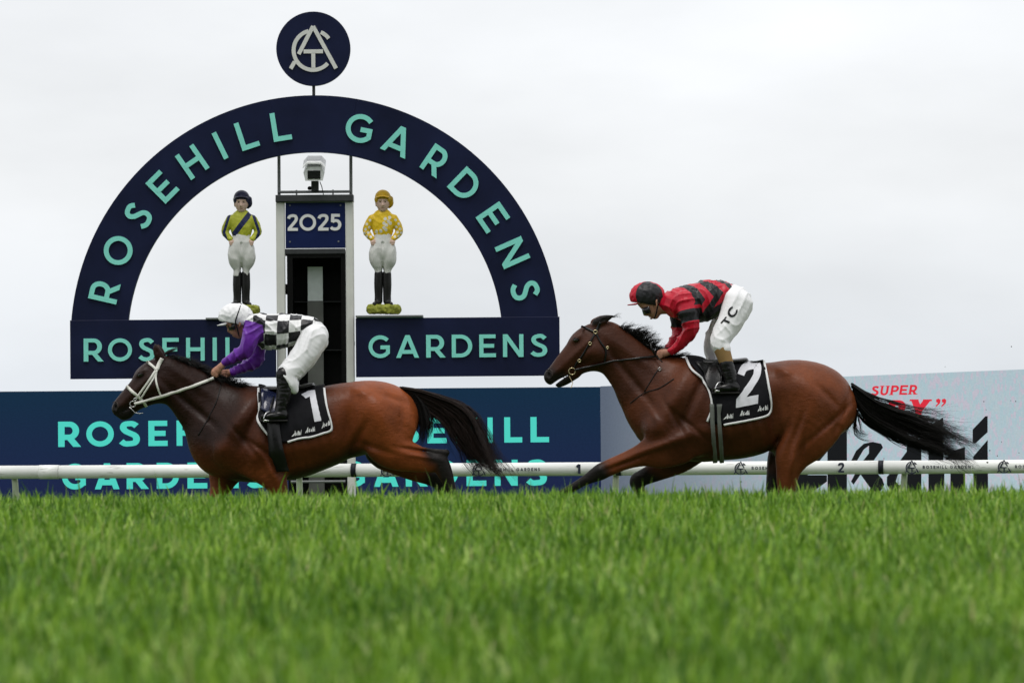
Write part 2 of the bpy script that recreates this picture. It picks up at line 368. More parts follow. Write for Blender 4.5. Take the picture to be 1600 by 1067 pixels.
# right screen, turned towards the track
RA, RB = P(938, 603.5, 54.2), P(1700, 573, 51.6)
rdir = Vector((RB.x - RA.x, RB.y - RA.y, 0)); rlen = rdir.length; rdir.normalize(); rnrm = Vector((rdir.y, -rdir.x, 0))
gR = gz(53)
scr2 = thing('led_screen', 'pale speckled LED screen with black Asahi lettering and red SUPER DRY, behind the galloping tail', 'screen', (RA.x, RA.y, gR))
scr2.rotation_euler.z = math.atan2(rdir.y, rdir.x)
def R2(u, d, z): return (u, -d, z)      # local frame of the turned screen: along, out, up
zA, zB = RA.z - gR, RB.z - gR
led2 = led_mat('led_pale', (.105, .130, .175), (.45, .525, .565), 'X', .05, 2.6, .05, True)
v = [(0, 0, .3), (rlen, 0, .3), (rlen, 0, zB), (0, 0, zA), (0, .18, .3), (rlen, .18, .3), (rlen, .18, zB), (0, .18, zA)]
def mkl(name, v, f, m, parent):          # local coordinates
    o = mk(name, v, f, m); o.parent = parent; ORG[o] = ORG[parent]; return o
mkl('display_panel', v, [(0, 1, 2, 3), (7, 6, 5, 4), (0, 4, 5, 1), (3, 2, 6, 7), (1, 5, 6, 2), (0, 3, 7, 4)], led2, scr2)
for u in (.3, 1.6, 3.0, 4.2):
    b = MB().box(u, u + .08, .19, .27, 0, 1.5); mkl('support_post', b.v, b.f, frame_m, scr2)
b = MB().box(.02, rlen - .02, .01, .16, 0, .295); mkl('plinth', b.v, b.f, frame_m, scr2)
def scr_pt(px, py):
    """photo position -> (along, up) on the turned screen"""
    a = P(px, py, 1.0) - cam_o.matrix_world.translation; o0 = cam_o.matrix_world.translation
    t = (RA - o0).dot(rnrm) / a.dot(rnrm); p = o0 + a * t
    return (p - RA).dot(rdir), p.z - gR
red_led = mat('led_red', (.05, .01, .01), .6, emit=(.66, .018, .04), estr=1.0)
blk_led = mat('led_black', (.004, .004, .005), .6, spec=.08, emit=(.006, .007, .008), estr=1.0)
def serif_letter(ch, x0, x1, y0, y1, h, slant):
    V, F = [], []; st, w = glyph(ch, h); 
    def pl(u, v, d):
        px = x0 + (x1 - x0) * u / w + slant * (v - .0) * (y0 - y1); py = y0 + (y1 - y0) * v
        a, z = scr_pt(px, py); return (a, -d, z)
    V, F, _ = letter_mesh(ch, h, pl, .004, .001)
    ser = {'S': [], 'U': [(h, 1), (.72 - h, 1)], 'P': [(h, 0)], 'E': [], 'R': [(h, 0), (.62, 0)], 'Y': [(.06, 1), (.66, 1), (.36, 0)], 'D': []}[ch]
    for k, (u, vv_) in enumerate(ser):
        b = len(V); t = .09 if vv_ == 0 else -.09
        for (du, dv) in ((-.2, 0), (.2, 0), (.2, t), (-.2, t)): V.append(pl(u + du, vv_ + dv, .0062))
        F.append((b, b + 1, b + 2, b + 3))
    return mkl('letter', V, F, red_led, scr2)
sx = [('S', 1361, 1372), ('U', 1375, 1387), ('P', 1391, 1402), ('E', 1405, 1417), ('R', 1420, 1432)]
for ch, a, b in sx: serif_letter(ch, a, b, 618 - (a - 1361) * .03, 603 - (a - 1361) * .03, .10, .17)
for ch, a, b in (('D', 1350, 1376), ('R', 1384, 1411), ('Y', 1421, 1446)): serif_letter(ch, a, b, 655.5 - (a - 1350) * .03, 626 - (a - 1350) * .03, .145, .2)
def poly_scr(name, pts, m, d=.004):
    v = []
    for px, py in pts: a, z = scr_pt(px, py); v.append((a, -d, z))
    return mkl(name, v, [tuple(range(len(v)))], m, scr2)
for dx in (0, 9):
    poly_scr('quotation_mark', [(1463 + dx, 624), (1467 + dx, 622.5), (1470 + dx, 625), (1469 + dx, 630), (1463 + dx, 635.5), (1462 + dx, 634), (1466 + dx, 629.5), (1463 + dx, 628)], red_led)
K = [
    [(1293, 668), (1300, 640), (1323.7, 640), (1323.7, 790), (1293.5, 790)],                      # A stem
    [(1292.5, 697), (1292.5, 706), (1262, 742), (1292.5, 742), (1292.5, 752), (1240, 790), (1205, 790), (1240, 742)],
    [(1330, 720), (1338, 704), (1350, 693), (1364, 690), (1377, 693), (1380, 699), (1360, 727), (1379, 748), (1382, 757), (1376, 768), (1366, 790), (1352, 790), (1360, 762), (1345, 741), (1334, 757), (1330, 752), (1343, 727), (1358, 708), (1358, 696), (1350, 702), (1338, 722)],   # s
    [(1386, 745), (1395, 735), (1418, 704), (1418, 718), (1403, 742), (1400, 752), (1405, 758), (1417, 750), (1417, 696), (1440, 690), (1440, 790), (1418, 790), (1417, 757), (1404, 770), (1392, 767), (1386, 757)],  # a
    [(1451, 666), (1474, 652), (1474.5, 722), (1486, 705), (1508, 698), (1508.5, 790), (1485, 790), (1485.5, 716), (1476, 732), (1475.5, 790), (1451, 790)],   # h
    [(1521, 713), (1543.5, 687), (1544.5, 790), (1521.5, 790)],                                     # i
    [(1520, 671), (1540, 650), (1543.5, 650), (1543.5, 675), (1524, 693), (1520, 691)],
]
for k in K: poly_scr('letter', k, blk_led)

# ------------------------------------------------------------------ winning post tower
YT = 51.0; sT = S(YT); gT = gz(YT)
def X(px, py=500, Y=YT): return P(px, py, Y).x
def Z(px, py, Y=YT): return P(px, py, Y).z
white_p = mat('white_paint', (.66, .66, .62), .45, var=.06, vscale=6, bump=.05)
navy_p = mat('navy_paint', (.0092, .013, .043), .45, spec=.16, var=.25, vscale=2.2, bump=.03, bscale=8)
dark_p = mat('charcoal_steel', (.045, .047, .050), .5, var=.15)
black_p = mat('black_box', (.004, .004, .004), .5, spec=.12, var=.2)
steel = mat('grey_steel', (.19, .20, .20), .5, metal=.2, var=.1)
tow = thing('winning_post', 'white twin-post winning tower with navy 2025 board and black cabinet', 'tower', (X(492), YT, gT))
for a, b in ((432, 445.5), (540.5, 553)):
    MB().box(X(a, 400), X(b, 400), YT - .05, YT + .05, gT, Z(490, 316), .008).build('post', white_p, tow)
    MB().box(X(a - 4, 750), X(b + 4, 750), YT - .11, YT + .11, gT - .02, gT + .03).build('foot_plate', steel, tow)
MB().box(X(431, 310), X(552, 310), YT - .09, YT + .25, Z(490, 315.6), Z(490, 305), .006).build('cap_beam', dark_p, tow)
brd = MB().box(X(446.3, 350), X(539.7, 350), YT - .035, YT + .02, Z(490, 388), Z(490, 317), .004).build('year_board', mat('year_navy', (.008, .016, .075), .45, spec=.15, var=.1, vscale=5), tow)
white_l = mat('white_letter', (.78, .78, .78), .5)
yb = YT - .035
for ch, a, b in (('2', 449, 465.5), ('0', 468, 494), ('2', 496.5, 513.5), ('5', 516, 533)):
    flat_letter(ch, a, b, 361 - (a - 449) * .008, 26, yb, .088, white_l, brd, .008, 'numeral')
for px, py in ((453, 378), (529, 377.5), (453, 321), (532, 321)):
    p = P(px, py, yb); MB().ball((p.x, yb - .002, p.z), .008, .004, .008, 8, 6).build('screw', steel, brd)
cab = MB()
x0, x1 = X(449, 480), X(540.2, 480); zt, zb = Z(490, 391), gT + .12
cab.box(x0, x0 + .05, YT - .03, YT + .4, zb, zt); cab.box(x1 - .04, x1, YT - .025, YT + .4, zb, zt - .001)
cab.box(x0 + .051, x1 - .041, YT + .34, YT + .395, zb, zt - .002); cab.box(x0 + .051, x1 - .041, YT - .028, YT + .339, zt - .07, zt - .003)
cab.build('cabinet', black_p, tow)
MB().box(X(446.4), X(540.3), YT - .04, YT + .02, Z(490, 397), Z(490, 389), .003).build('board_rail', dark_p, tow)
MB().box(X(455), X(534), YT - .012, YT + .01, Z(490, 402.2), Z(490, 400.6)).build('light_strip', mat('pale_strip', (.30, .31, .30), .4), tow)
MB().box(X(480), X(503.5), YT + .20, YT + .24, Z(490, 469.5), Z(490, 416)).build('mirror_strip', mat('pale_panel', (.74, .80, .79), .35, var=.05), tow)
MB().box(X(479.5), X(504), YT + .19, YT + .235, gT + .13, Z(490, 470)).build('mirror_backing', mat('grey_panel', (.13, .135, .125), .5, var=.15, vscale=8), tow)
for py in (470, 546): MB().box(x0 + .052, x1 - .042, YT + .25, YT + .33, Z(490, py + 1.2), Z(490, py)).build('shelf', dark_p, tow)
MB().box(X(446.5), x0, YT + .0, YT + .06, Z(449, 460), Z(449, 444)).build('hinge', black_p, tow)
MB().box(X(446.5), x0, YT + .0, YT + .06, Z(449, 400), Z(449, 392)).build('hinge', black_p, tow)
MB().box(X(455, 750), X(540, 750), YT - .09, YT + .5, gT - .03, gT + .115, .01).build('plinth', mat('concrete', (.27, .26, .235), .85, var=.2, vscale=12, bump=.3), tow)
MB().tube([(X(455, 752), YT - .08, Z(500, 752)), (X(540, 752), YT - .08, Z(500, 752))], .012).build('kick_bar', steel, tow)
for px in (435.5, 548):
    MB().tube([(X(px, 305), YT + .08, Z(490, 305.2)), (X(px, 270), YT + .08, Z(490, 236))], .0145).build('upright', steel, tow)
MB().tube([(X(435), YT + .055, Z(490, 299.6)), (X(549), YT + .055, Z(490, 299.6))], .0125).build('cross_bar', steel, tow)
for px in (463, 520): MB().tube([(X(px, 300), YT + .055, Z(490, 304.8)), (X(px, 300), YT + .055, Z(490, 296.5))], .007).build('bracket', steel, tow)

cmr = thing('finish_camera', 'white weatherproof finish line camera mounted above the 2025 board', 'camera', (X(491.5, 300), YT + .05, Z(491.5, 300)))
c0 = P(491.5, 265, YT); px_ = 1 / sT
def camsec(w, zt, zb, y): return [(c0.x - w * .62 * px_, y, zt), (c0.x + w * .62 * px_, y, zt), (c0.x + w * px_, y, zt - (zt - zb) * .42), (c0.x + w * .82 * px_, y, zb), (c0.x - w * .82 * px_, y, zb), (c0.x - w * px_, y, zt - (zt - zb) * .42)]
v = camsec(16.5, Z(491, 262), Z(491, 284), YT - .16) + camsec(16, Z(491, 246), Z(491, 272), YT + .22) + camsec(13, Z(491, 240), Z(491, 262), YT + .5)
f = [tuple(range(5, -1, -1)), tuple(range(12, 18))] + [(k * 6 + i, k * 6 + (i + 1) % 6, (k + 1) * 6 + (i + 1) % 6, (k + 1) * 6 + i) for k in range(2) for i in range(6)]
mk('housing', v, f, mat('camera_white', (.66, .67, .66), .4, var=.1), cmr)
v = camsec(17.3, Z(491, 258), Z(491, 275), YT - .19); v = [(a, y_, z) for a, y_, z in v]
hd = MB()
for i in (5, 0, 1):
    a, b2 = v[i], v[(i + 1) % 6]; hd.add([a, b2, (b2[0], YT + .1, b2[2] + .075), (a[0], YT + .1, a[2] + .075)] + [(p[0], p[1], p[2] + .012) for p in (a, b2)] + [(b2[0], YT + .1, b2[2] + .087), (a[0], YT + .1, a[2] + .087)], [(0, 1, 2, 3), (7, 6, 5, 4), (0, 4, 5, 1), (1, 5, 6, 2), (3, 2, 6, 7), (0, 3, 7, 4)])
hd.build('sun_hood', mat('hood_white', (.7, .71, .70), .35, var=.12, vscale=30), cmr)
MB().box(c0.x - 10 * px_, c0.x + 10 * px_, YT - .166, YT - .161, Z(491, 281), Z(491, 268)).build('lens_window', mat('lens_glass', (.012, .014, .012), .08, coat=1), cmr)
MB().box(c0.x - 5.5 * px_, c0.x + 6 * px_, YT + .0, YT + .09, Z(491, 298.2), Z(491, 283)).build('mount', dark_p, cmr)
MB().ball((c0.x - 8 * px_, YT + .03, Z(491, 294)), .02, .015, .018).build('knob', black_p, cmr)
MB().tube([(c0.x + 8 * px_, YT + .02, Z(491, 284)), (c0.x + 11 * px_, YT + .02, Z(491, 292)), (c0.x + 13.5 * px_, YT + .02, Z(491, 304.5))], .004, 6).build('cable', black_p, cmr)

# ------------------------------------------------------------------ arch sign
YA = 50.86; sA = S(YA)
AC = P(492, 531, YA); RO, RI = 382 / sA, 293 / sA; ph = 1 / sA
arch = thing('arch_sign', 'navy half-round arch sign with raised teal ROSEHILL GARDENS lettering', 'sign', (AC.x, YA, gT))
ya0, ya1 = YA, YA + .10
def ring_seg(a0, a1, name='arch_panel'):
    n = max(4, int(abs(a1 - a0) / 2)); b = MB()
    for i in range(n + 1):
        a = math.radians(a0 + (a1 - a0) * i / n); c, s = math.cos(a), math.sin(a)
        for y in (ya0, ya1):
            for r in (RI, RO): b.v.append((AC.x + r * c, y, AC.z + r * s))
    for i in range(n):
        k = i * 4; b.f += [(k, k + 1, k + 5, k + 4), (k + 2, k + 6, k + 7, k + 3), (k + 1, k + 3, k + 7, k + 5), (k, k + 4, k + 6, k + 2)]
    b.f += [(0, 2, 3, 1), (n * 4, n * 4 + 1, n * 4 + 3, n * 4 + 2)]
    return b.build(name, navy_p, arch)
gp = .03
low = math.degrees(math.asin(33 / 340))
for a0, a1 in ((.0, 23.6), (23.6 + gp, 79.7), (79.7 + gp, 100.3), (100.3 + gp, 180)): ring_seg(a0, a1)
# lower bars
def bar(xa, xb, yt, yb_, outer):
    zt_, zb_ = Z(0, 0), 0
    a, b2 = P(xa, 545, YA).x, P(xb, 545, YA).x
    mid = (xa + xb) / 2
    z1, z0 = P(mid, yt, YA).z, P(mid, yb_, YA).z
    return MB().box(a, b2, ya0 - .004, ya1 + .004, z0, z1, .003).build('name_board', navy_p, arch)
bl = bar(109.6, 431, 499.3, 591, -1); br = bar(556, 874.6, 496, 588, 1)
teal_p = mat('teal_paint', (.25, .76, .66), .5, var=.05, vscale=9)
H_ = .084
AL = [('R', 162, 455, 32), ('O', 184.5, 391.5, 45), ('S', 216.5, 337, 28), ('E', 253.5, 291.5, 31), ('H', 299.5, 252, 35), ('I', 343, 226, 7.6), ('L', 386, 211, 29), ('L', 439, 198, 29),
      ('G', 562, 200, 43), ('A', 621, 222, 43), ('R', 682, 250, 32), ('D', 729.5, 287, 38), ('E', 772, 339, 31), ('N', 805, 393, 37), ('S', 823.5, 453, 28)]
for ch, px, py, wd in AL:
    p = P(px, py, YA); ang = math.atan2(p.z - AC.z, p.x - AC.x); R_ = 337.5 / sA
    c = Vector((AC.x + R_ * math.cos(ang), 0, AC.z + R_ * math.sin(ang)))
    up = Vector((math.cos(ang), 0, math.sin(ang))); rt = Vector((math.sin(ang), 0, -math.cos(ang)))
    w = glyph(ch, H_)[1]; kx = wd / sA / w; kz = 45 / sA
    V, F, _ = letter_mesh(ch, H_, lambda u, v, d: c + rt * ((u - w / 2) * kx) + up * ((v - .5) * kz) + Vector((0, YA - d, 0)), .018, .0)
    mk('letter', V, F, teal_p, arch)
for ch, a, b in (('R', 131, 161.5), ('O', 169, 206.5), ('S', 216.5, 242), ('E', 254, 280), ('H', 291, 320), ('I', 332.5, 339), ('L', 352.5, 376), ('L', 388, 412)):
    flat_letter(ch, a, b, 565 - (a - 131) * .008, 36, YA - .004, .084, teal_p, bl, .014)
for ch, a, b in (('G', 576, 610), ('A', 619, 655), ('R', 666, 696), ('D', 706, 738), ('E', 749, 775), ('N', 786, 818), ('S', 829, 855.5)):
    flat_letter(ch, a, b, 559.5 - (a - 576) * .008, 35.5, YA - .004, .084, teal_p, br, .014)
for a, b2, py in ((556.5, 661, 493.6), (323, 431, 497)):
    MB().box(X(a, py), X(b2, py), YA - .05, YA + .42, P((a + b2) / 2, py + 2, YA).z, P((a + b2) / 2, py - 1, YA).z, .003).build('statue_shelf', steel, arch)
for px in (437, 549):      # arms that hold the boards on the tower
    MB().box(X(px - 5, 545), X(px + 5, 545), YA + .102, YA + .3, Z(492, 540), Z(492, 534)).build('bracket', dark_p, arch)
# disc on top
DC = P(489.5, 76.5, YA)
dsk = MB(); nD = 64
poly = [(DC.x + 58 * ph * math.cos(2 * pi * i / nD), DC.z + 58 * ph * math.sin(2 * pi * i / nD)) for i in range(nD)]
disc = dsk.prism(poly, YA - .003, YA + .075).build('emblem_disc', navy_p, arch)
MB().box(DC.x - 2.3 * ph, DC.x + 2.3 * ph, YA + .02, YA + .06, P(490, 152, YA).z, P(490, 131, YA).z).build('disc_stem', dark_p, arch)

def emblem(cen, k, Yf, m, parent, name='emblem', t=.010, sw=3.05, simple=False):
    """ring C with A and T laid through it; k metres per photo pixel of the big disc"""
    b = MB()
    def stroke(pts, lay, fs=0, fe=0):
        rows = ribbon2(pts, 0, fs, fe, sw); n = len(rows); d = Yf - t - lay * .0012
        v = [(cen[0] + q[0] * k, d, cen[1] + q[1] * k) for r in rows for q in r] + [(cen[0] + q[0] * k, Yf, cen[1] + q[1] * k) for r in rows for q in r]
        f = []
        for i in range(n - 1):
            a = 2 * i; f += [(a, a + 2, a + 3, a + 1), (a, a + 2 * n, a + 2 * n + 2, a + 2), (a + 1, a + 3, a + 2 * n + 3, a + 2 * n + 1)]
        f += [(0, 1, 2 * n + 1, 2 * n), (2 * n - 2, 4 * n - 2, 4 * n - 1, 2 * n - 1)]
        b.add(v, f)
    stroke(arc(-.3, -2.6, 30.4, 30.8, 36, 66, 6), 0); stroke(arc(-.3, -2.6, 30.4, 30.8, 103, 318, 34), 0)
    stroke([(.0, 35), (-22.8, -8.5)], 1, 0, 0); stroke([(-29, -20), (-35.5, -31.3)], 1); stroke([(.0, 35), (35.5, -31.3)], 2)
    stroke([(-15.2, -4.4), (15.2, -4.4)], 1); stroke([(0, -7), (0, -30)], 1)
    return b.build(name, m, parent)
emblem((DC.x, DC.z), ph, YA - .003, mat('emblem_white', (.70, .70, .67), .5, var=.05), disc)

# ------------------------------------------------------------------ running rail
def rail_y(px): return 48.55 - px * .00088
def RP(px, py=None):
    c = 737.6 - px * .00562
    return P(px, c if py is None else py, rail_y(px))
rail = thing('running_rail', 'white tubular running rail with ROSEHILL GARDENS print and post markers', 'rail', (RP(800).x, rail_y(800), gz(rail_y(800))))
rail_m = mat('rail_plastic', (.88, .89, .86), .32, var=.04, vscale=5)
n_, l_ = rail_m.node_tree.nodes, rail_m.node_tree.links; b_ = n_['Principled BSDF']; src = b_.inputs['Base Color'].links[0].from_socket
t_ = n_.new('ShaderNodeTexCoord'); m_ = n_.new('ShaderNodeMapping'); m_.inputs['Scale'].default_value = (2.2, 45, 45); l_.new(t_.outputs['Object'], m_.inputs[0])
x_ = n_.new('ShaderNodeTexNoise'); x_.inputs['Scale'].default_value = 1; x_.inputs['Detail'].default_value = 5; l_.new(m_.outputs[0], x_.inputs['Vector'])
r_ = n_.new('ShaderNodeMapRange'); r_.inputs['From Min'].default_value = .62; r_.inputs['From Max'].default_value = .72; r_.inputs['To Max'].default_value = .55; l_.new(x_.outputs['Fac'], r_.inputs['Value'])
g_ = n_.new('ShaderNodeMixRGB'); g_.inputs[2].default_value = (.30, .29, .25, 1); l_.new(r_.outputs[0], g_.inputs[0]); l_.new(src, g_.inputs[1]); l_.new(g_.outputs[0], b_.inputs['Base Color'])
band_m = mat('rail_band', (.012, .013, .02), .5); print_m = mat('rail_print', (.03, .035, .06), .5)
post_m = mat('post_plastic', (.52, .57, .43), .5, var=.1, vscale=9)
RR = .0565
J = [-420, 93, 553.5, 967, 1377, 1800]
for a, b2 in zip(J[:-1], J[1:]):
    p, q_ = RP(a), RP(b2); d = (q_ - p).normalized() * .0015
    MB().tube([p + d, q_ - d], RR, 28).build('rail_tube', rail_m, rail, True)
p, q_ = RP(62), RP(92); MB().tube([p, q_], RR + .0035, 28).build('rail_sleeve', rail_m, rail, True)
for px in (553.5, 967, 1377):
    p, q_ = RP(px - 4), RP(px + 4); MB().tube([p, q_], RR + .0025, 28).build('joint_band', band_m, rail, True)
for px, dx in ((22, 3), (467, 1), (963, -3), (1414, -3), (-420, 0), (1800, 0)):
    top = RP(px); y = top.y; g = gz(y + .25)
    MB().tube([(top.x, y + .05, top.z - .045), (top.x + dx * .002, y + .05, top.z - .12), (top.x + dx * .004, y + .09, top.z - .35), (top.x + dx * .005, y + .25, g - .02)], [.026, .027, .03, .034], 10).build('post', post_m, rail, True)
rang = None
rd = (RP(1600) - RP(0)).normalized()
def rail_text(txt, px, cap, adv, h=.09, name='lettering', gap=.35):
    b = MB(); u0 = 0.0; k = cap / S(rail_y(px)); o = RP(px) - Vector((0, RR + .0012, 0)) - Vector((0, 0, k / 2))
    for ch in txt:
        if ch == ' ': u0 += .6 * adv; continue
        V, F, w = letter_mesh(ch, h, lambda u, v, d: o + rd * ((u + u0) * k) + Vector((0, -d, v * k)), .0015, -.006)
        b.add(V, F); u0 += w + gap * adv
    return tag(b.build(name, print_m, rail), kind='stuff' if len(txt) > 1 else None)
def rail_logo(px):
    c = RP(px); b = emblem((c.x, c.z), .29 / S(rail_y(px)), c.y - RR + .004, print_m, rail, 'logo', .0075, 2.9)
for px in (605, 748, 1157, 1424, 1568):
    rail_logo(px); rail_text('ROSEHILL GARDENS', px + 17, 4.6, 1.0, .10, gap=.42)
o = rail_text('1', 900.5, 15, 1, .13, 'numeral'); o = rail_text('2', 1309, 15.5, 1, .095, 'numeral')

#PART2
# ------------------------------------------------------------------ organic shapes: distance fields turned into one skin
class Field:
    def __init__(s, lo, hi, h):
        s.lo = np.array(lo, float); s.h = h; n = np.ceil((np.array(hi, float) - s.lo) / h).astype(int) + 1
        s.ax = [(s.lo[i] + np.arange(n[i]) * h).astype(np.float32) for i in range(3)]
        s.F = np.full(n, 1.0, np.float32)
    def _tube(s, pts, sub, pad):
        q = catmull(pts, sub) if sub > 1 else np.array(pts, float)
        lo = (q[:, :3] - np.stack([q[:, 3], q[:, 4], q[:, 3]], -1)).min(0) - pad; hi = (q[:, :3] + np.stack([q[:, 3], q[:, 4], q[:, 3]], -1)).max(0) + pad
        sl = s._slice(lo, hi); D = np.full([b - a for a, b in sl], 1.0, np.float32)
        for i in range(len(q) - 1):
            p0, p1 = q[i], q[i + 1]; a0, a1, b0, b1 = max(p0[3], 1e-3), max(p1[3], 1e-3), max(p0[4], 1e-3), max(p1[4], 1e-3)
            sy = (a0 + a1) / (b0 + b1)
            r = np.array([max(a0, a1), max(b0, b1), max(a0, a1)]) + pad
            t2 = s._slice(np.minimum(p0[:3], p1[:3]) - r, np.maximum(p0[:3], p1[:3]) + r)
            t2 = [(max(a, c), min(b, d)) for (a, b), (c, d) in zip(t2, sl)]
            if any(a >= b for a, b in t2): continue
            x = s.ax[0][t2[0][0]:t2[0][1], None, None] - p0[0]; y = (s.ax[1][None, t2[1][0]:t2[1][1], None] - p0[1]) * sy; z = s.ax[2][None, None, t2[2][0]:t2[2][1]] - p0[2]
            d = np.array([p1[0] - p0[0], (p1[1] - p0[1]) * sy, p1[2] - p0[2]]); dd = max(float(d @ d), 1e-9)
            t = np.clip((x * d[0] + y * d[1] + z * d[2]) / dd, 0, 1)
            f = (np.sqrt((x - t * d[0]) ** 2 + (y - t * d[1]) ** 2 + (z - t * d[2]) ** 2) - (a0 + (a1 - a0) * t)) * min(1.0, 1 / sy)
            w = tuple(slice(a - c, b - c) for (a, b), (c, _) in zip(t2, sl))
            D[w] = np.minimum(D[w], f)
        return tuple(slice(a, b) for a, b in sl), D
    def _slice(s, lo, hi):
        return [(int(np.clip(math.floor((lo[i] - s.lo[i]) / s.h), 0, len(s.ax[i]))), int(np.clip(math.ceil((hi[i] - s.lo[i]) / s.h) + 1, 0, len(s.ax[i])))) for i in range(3)]
    def add(s, pts, k=.02, sub=4):
        w, D = s._tube(pts, sub, .04 + k); A = s.F[w]
        h = np.clip(.5 + .5 * (A - D) / k, 0, 1); s.F[w] = A + (D - A) * h - k * h * (1 - h); return s
    def cut(s, pts, k=.01, sub=4):
        w, D = s._tube(pts, sub, .04 + k); A = s.F[w]; D = -D
        h = np.clip(.5 - .5 * (A - D) / k, 0, 1); s.F[w] = A + (D - A) * h + k * h * (1 - h); return s
    def bump(s, x, z, ang, rx, rz, amp, side=0, y0=0.0):
        c, sn = math.cos(ang), math.sin(ang); X_ = s.ax[0][:, None] - x; Z_ = s.ax[2][None, :] - z
        g = np.exp(-(((X_ * c + Z_ * sn) / rx) ** 2 + ((-X_ * sn + Z_ * c) / rz) ** 2)).astype(np.float32) * amp
        if side: m = 1 / (1 + np.exp(-side * (s.ax[1] - y0) / .03)); s.F -= g[:, None, :] * m[None, :, None].astype(np.float32)
        else: s.F -= g[:, None, :]
        return s
    def clip_plane(s, p, n):
        D = (s.ax[0][:, None, None] - p[0]) * n[0] + (s.ax[1][None, :, None] - p[1]) * n[1] + (s.ax[2][None, None, :] - p[2]) * n[2]
        s.F = np.maximum(s.F, D.astype(np.float32)); return s
    def mesh(s, it=1):
        F = s.F; n = np.array(F.shape); S_ = F < 0
        cnt = np.zeros(n - 1, np.int8); cor = [(i, j, k) for i in (0, 1) for j in (0, 1) for k in (0, 1)]
        for i, j, k in cor: cnt += S_[i:n[0] - 1 + i, j:n[1] - 1 + j, k:n[2] - 1 + k]
        act = (cnt > 0) & (cnt < 8); idx = np.full(n - 1, -1, np.int64); c = np.argwhere(act); idx[act] = np.arange(len(c))
        acc = np.zeros((len(c), 3)); num = np.zeros(len(c))
        for a in range(3):
            for u in (0, 1):
                for v in (0, 1):
                    o = [0, 0, 0]; o[(a + 1) % 3] = u; o[(a + 2) % 3] = v; o1 = list(o); o1[a] = 1
                    f0 = F[tuple((c + o).T)].astype(float); f1 = F[tuple((c + o1).T)].astype(float); x = (f0 < 0) != (f1 < 0)
                    t = np.where(x, f0 / np.where(x, f0 - f1, 1), 0); p = np.tile(np.array(o, float), (len(c), 1)); p[:, a] = t
                    acc[x] += p[x]; num += x
        V = s.lo + (c + acc / num[:, None]) * s.h; Q = []
        for a in range(3):
            b, d = (a + 1) % 3, (a + 2) % 3
            s0 = [slice(None)] * 3; s1 = [slice(None)] * 3; s0[a] = slice(0, -1); s1[a] = slice(1, None)
            x = S_[tuple(s0)] != S_[tuple(s1)]; e = np.argwhere(x); e = e[(e[:, b] > 0) & (e[:, d] > 0) & (e[:, b] < n[b] - 1) & (e[:, d] < n[d] - 1)]
            ins = S_[tuple(e.T)]; cell = []
            for ob, od in ((-1, -1), (0, -1), (0, 0), (-1, 0)):
                k = e.copy(); k[:, b] += ob; k[:, d] += od; cell.append(idx[tuple(k.T)])
            q = np.stack(cell, -1); q[~ins] = q[~ins][:, ::-1]; Q.append(q)
        Q = np.concatenate(Q); Q = Q[(Q >= 0).all(1)]
        for _ in range(it):
            nb = np.zeros_like(V); k = np.zeros(len(V))
            for i in range(4):
                a, b = Q[:, i], Q[:, (i + 1) % 4]
                for d in range(3): nb[:, d] += np.bincount(a, V[b, d], len(V)) + np.bincount(b, V[a, d], len(V))
                k += np.bincount(a, minlength=len(V)) + np.bincount(b, minlength=len(V))
            V = V * .4 + .6 * nb / k[:, None]
        return V, Q

def vnormals(V, Q):
    n = np.cross(V[Q[:, 2]] - V[Q[:, 0]], V[Q[:, 3]] - V[Q[:, 1]]); o = np.zeros_like(V)
    for i in range(4):
        for d in range(3): o[:, d] += np.bincount(Q[:, i], n[:, d], len(V))
    return o / np.maximum(np.linalg.norm(o, axis=1), 1e-9)[:, None]

def folds(V, Q, amp, scale, stretch=(1, 1, 1), seed=0, w=None):
    nr = vnormals(V, Q); st = np.array(stretch) * scale
    d = np.array([1 - 2 * abs(mnoise.noise(Vector(p * st + seed))) + .5 * mnoise.noise(Vector(p * st * 2.3 + seed + 9)) for p in V]) - .55
    if w is not None: d = d * w
    return V + nr * (d * amp)[:, None]

def creases(V, Q, amp, d, freq, warp, seed=0, w=None):
    """long cloth folds running across direction d"""
    nr = vnormals(V, Q); d = np.array(d, float); d /= np.linalg.norm(d)
    ph = V @ d * freq + np.array([mnoise.noise(Vector(p * 5 + seed)) for p in V]) * warp
    m = np.clip(.45 + np.array([mnoise.noise(Vector(p * 7 + seed + 40)) for p in V]) * 1.3, 0, 1)
    k = ((1 - np.abs(np.sin(ph))) ** 1.7 - .25) * m
    if w is not None: k = k * w
    return V + nr * (k * amp)[:, None]

YH = 45.0; sH = S(YH)
def hp(px, py, r, b, lat=0.0, Y=YH):
    p = P(px, py, Y); return (p.x, Y + lat, p.z, r / S(Y), b)
def chain(rows, Y=YH): return [hp(*r, Y=Y) for r in rows]
def dist_to(V, pts):
    """distance of points to a bent line (metres), in 3-D"""
    q = np.array(pts, float)[:, :3]; best = np.full(len(V), 9.0)
    for i in range(len(q) - 1):
        d = q[i + 1] - q[i]; t = np.clip(((V - q[i]) @ d) / max(d @ d, 1e-9), 0, 1); best = np.minimum(best, np.linalg.norm(V - q[i] - t[:, None] * d, axis=1))
    return best
def sstep(x, a, b): t = np.clip((x - a) / (b - a), 0, 1); return t * t * (3 - 2 * t)

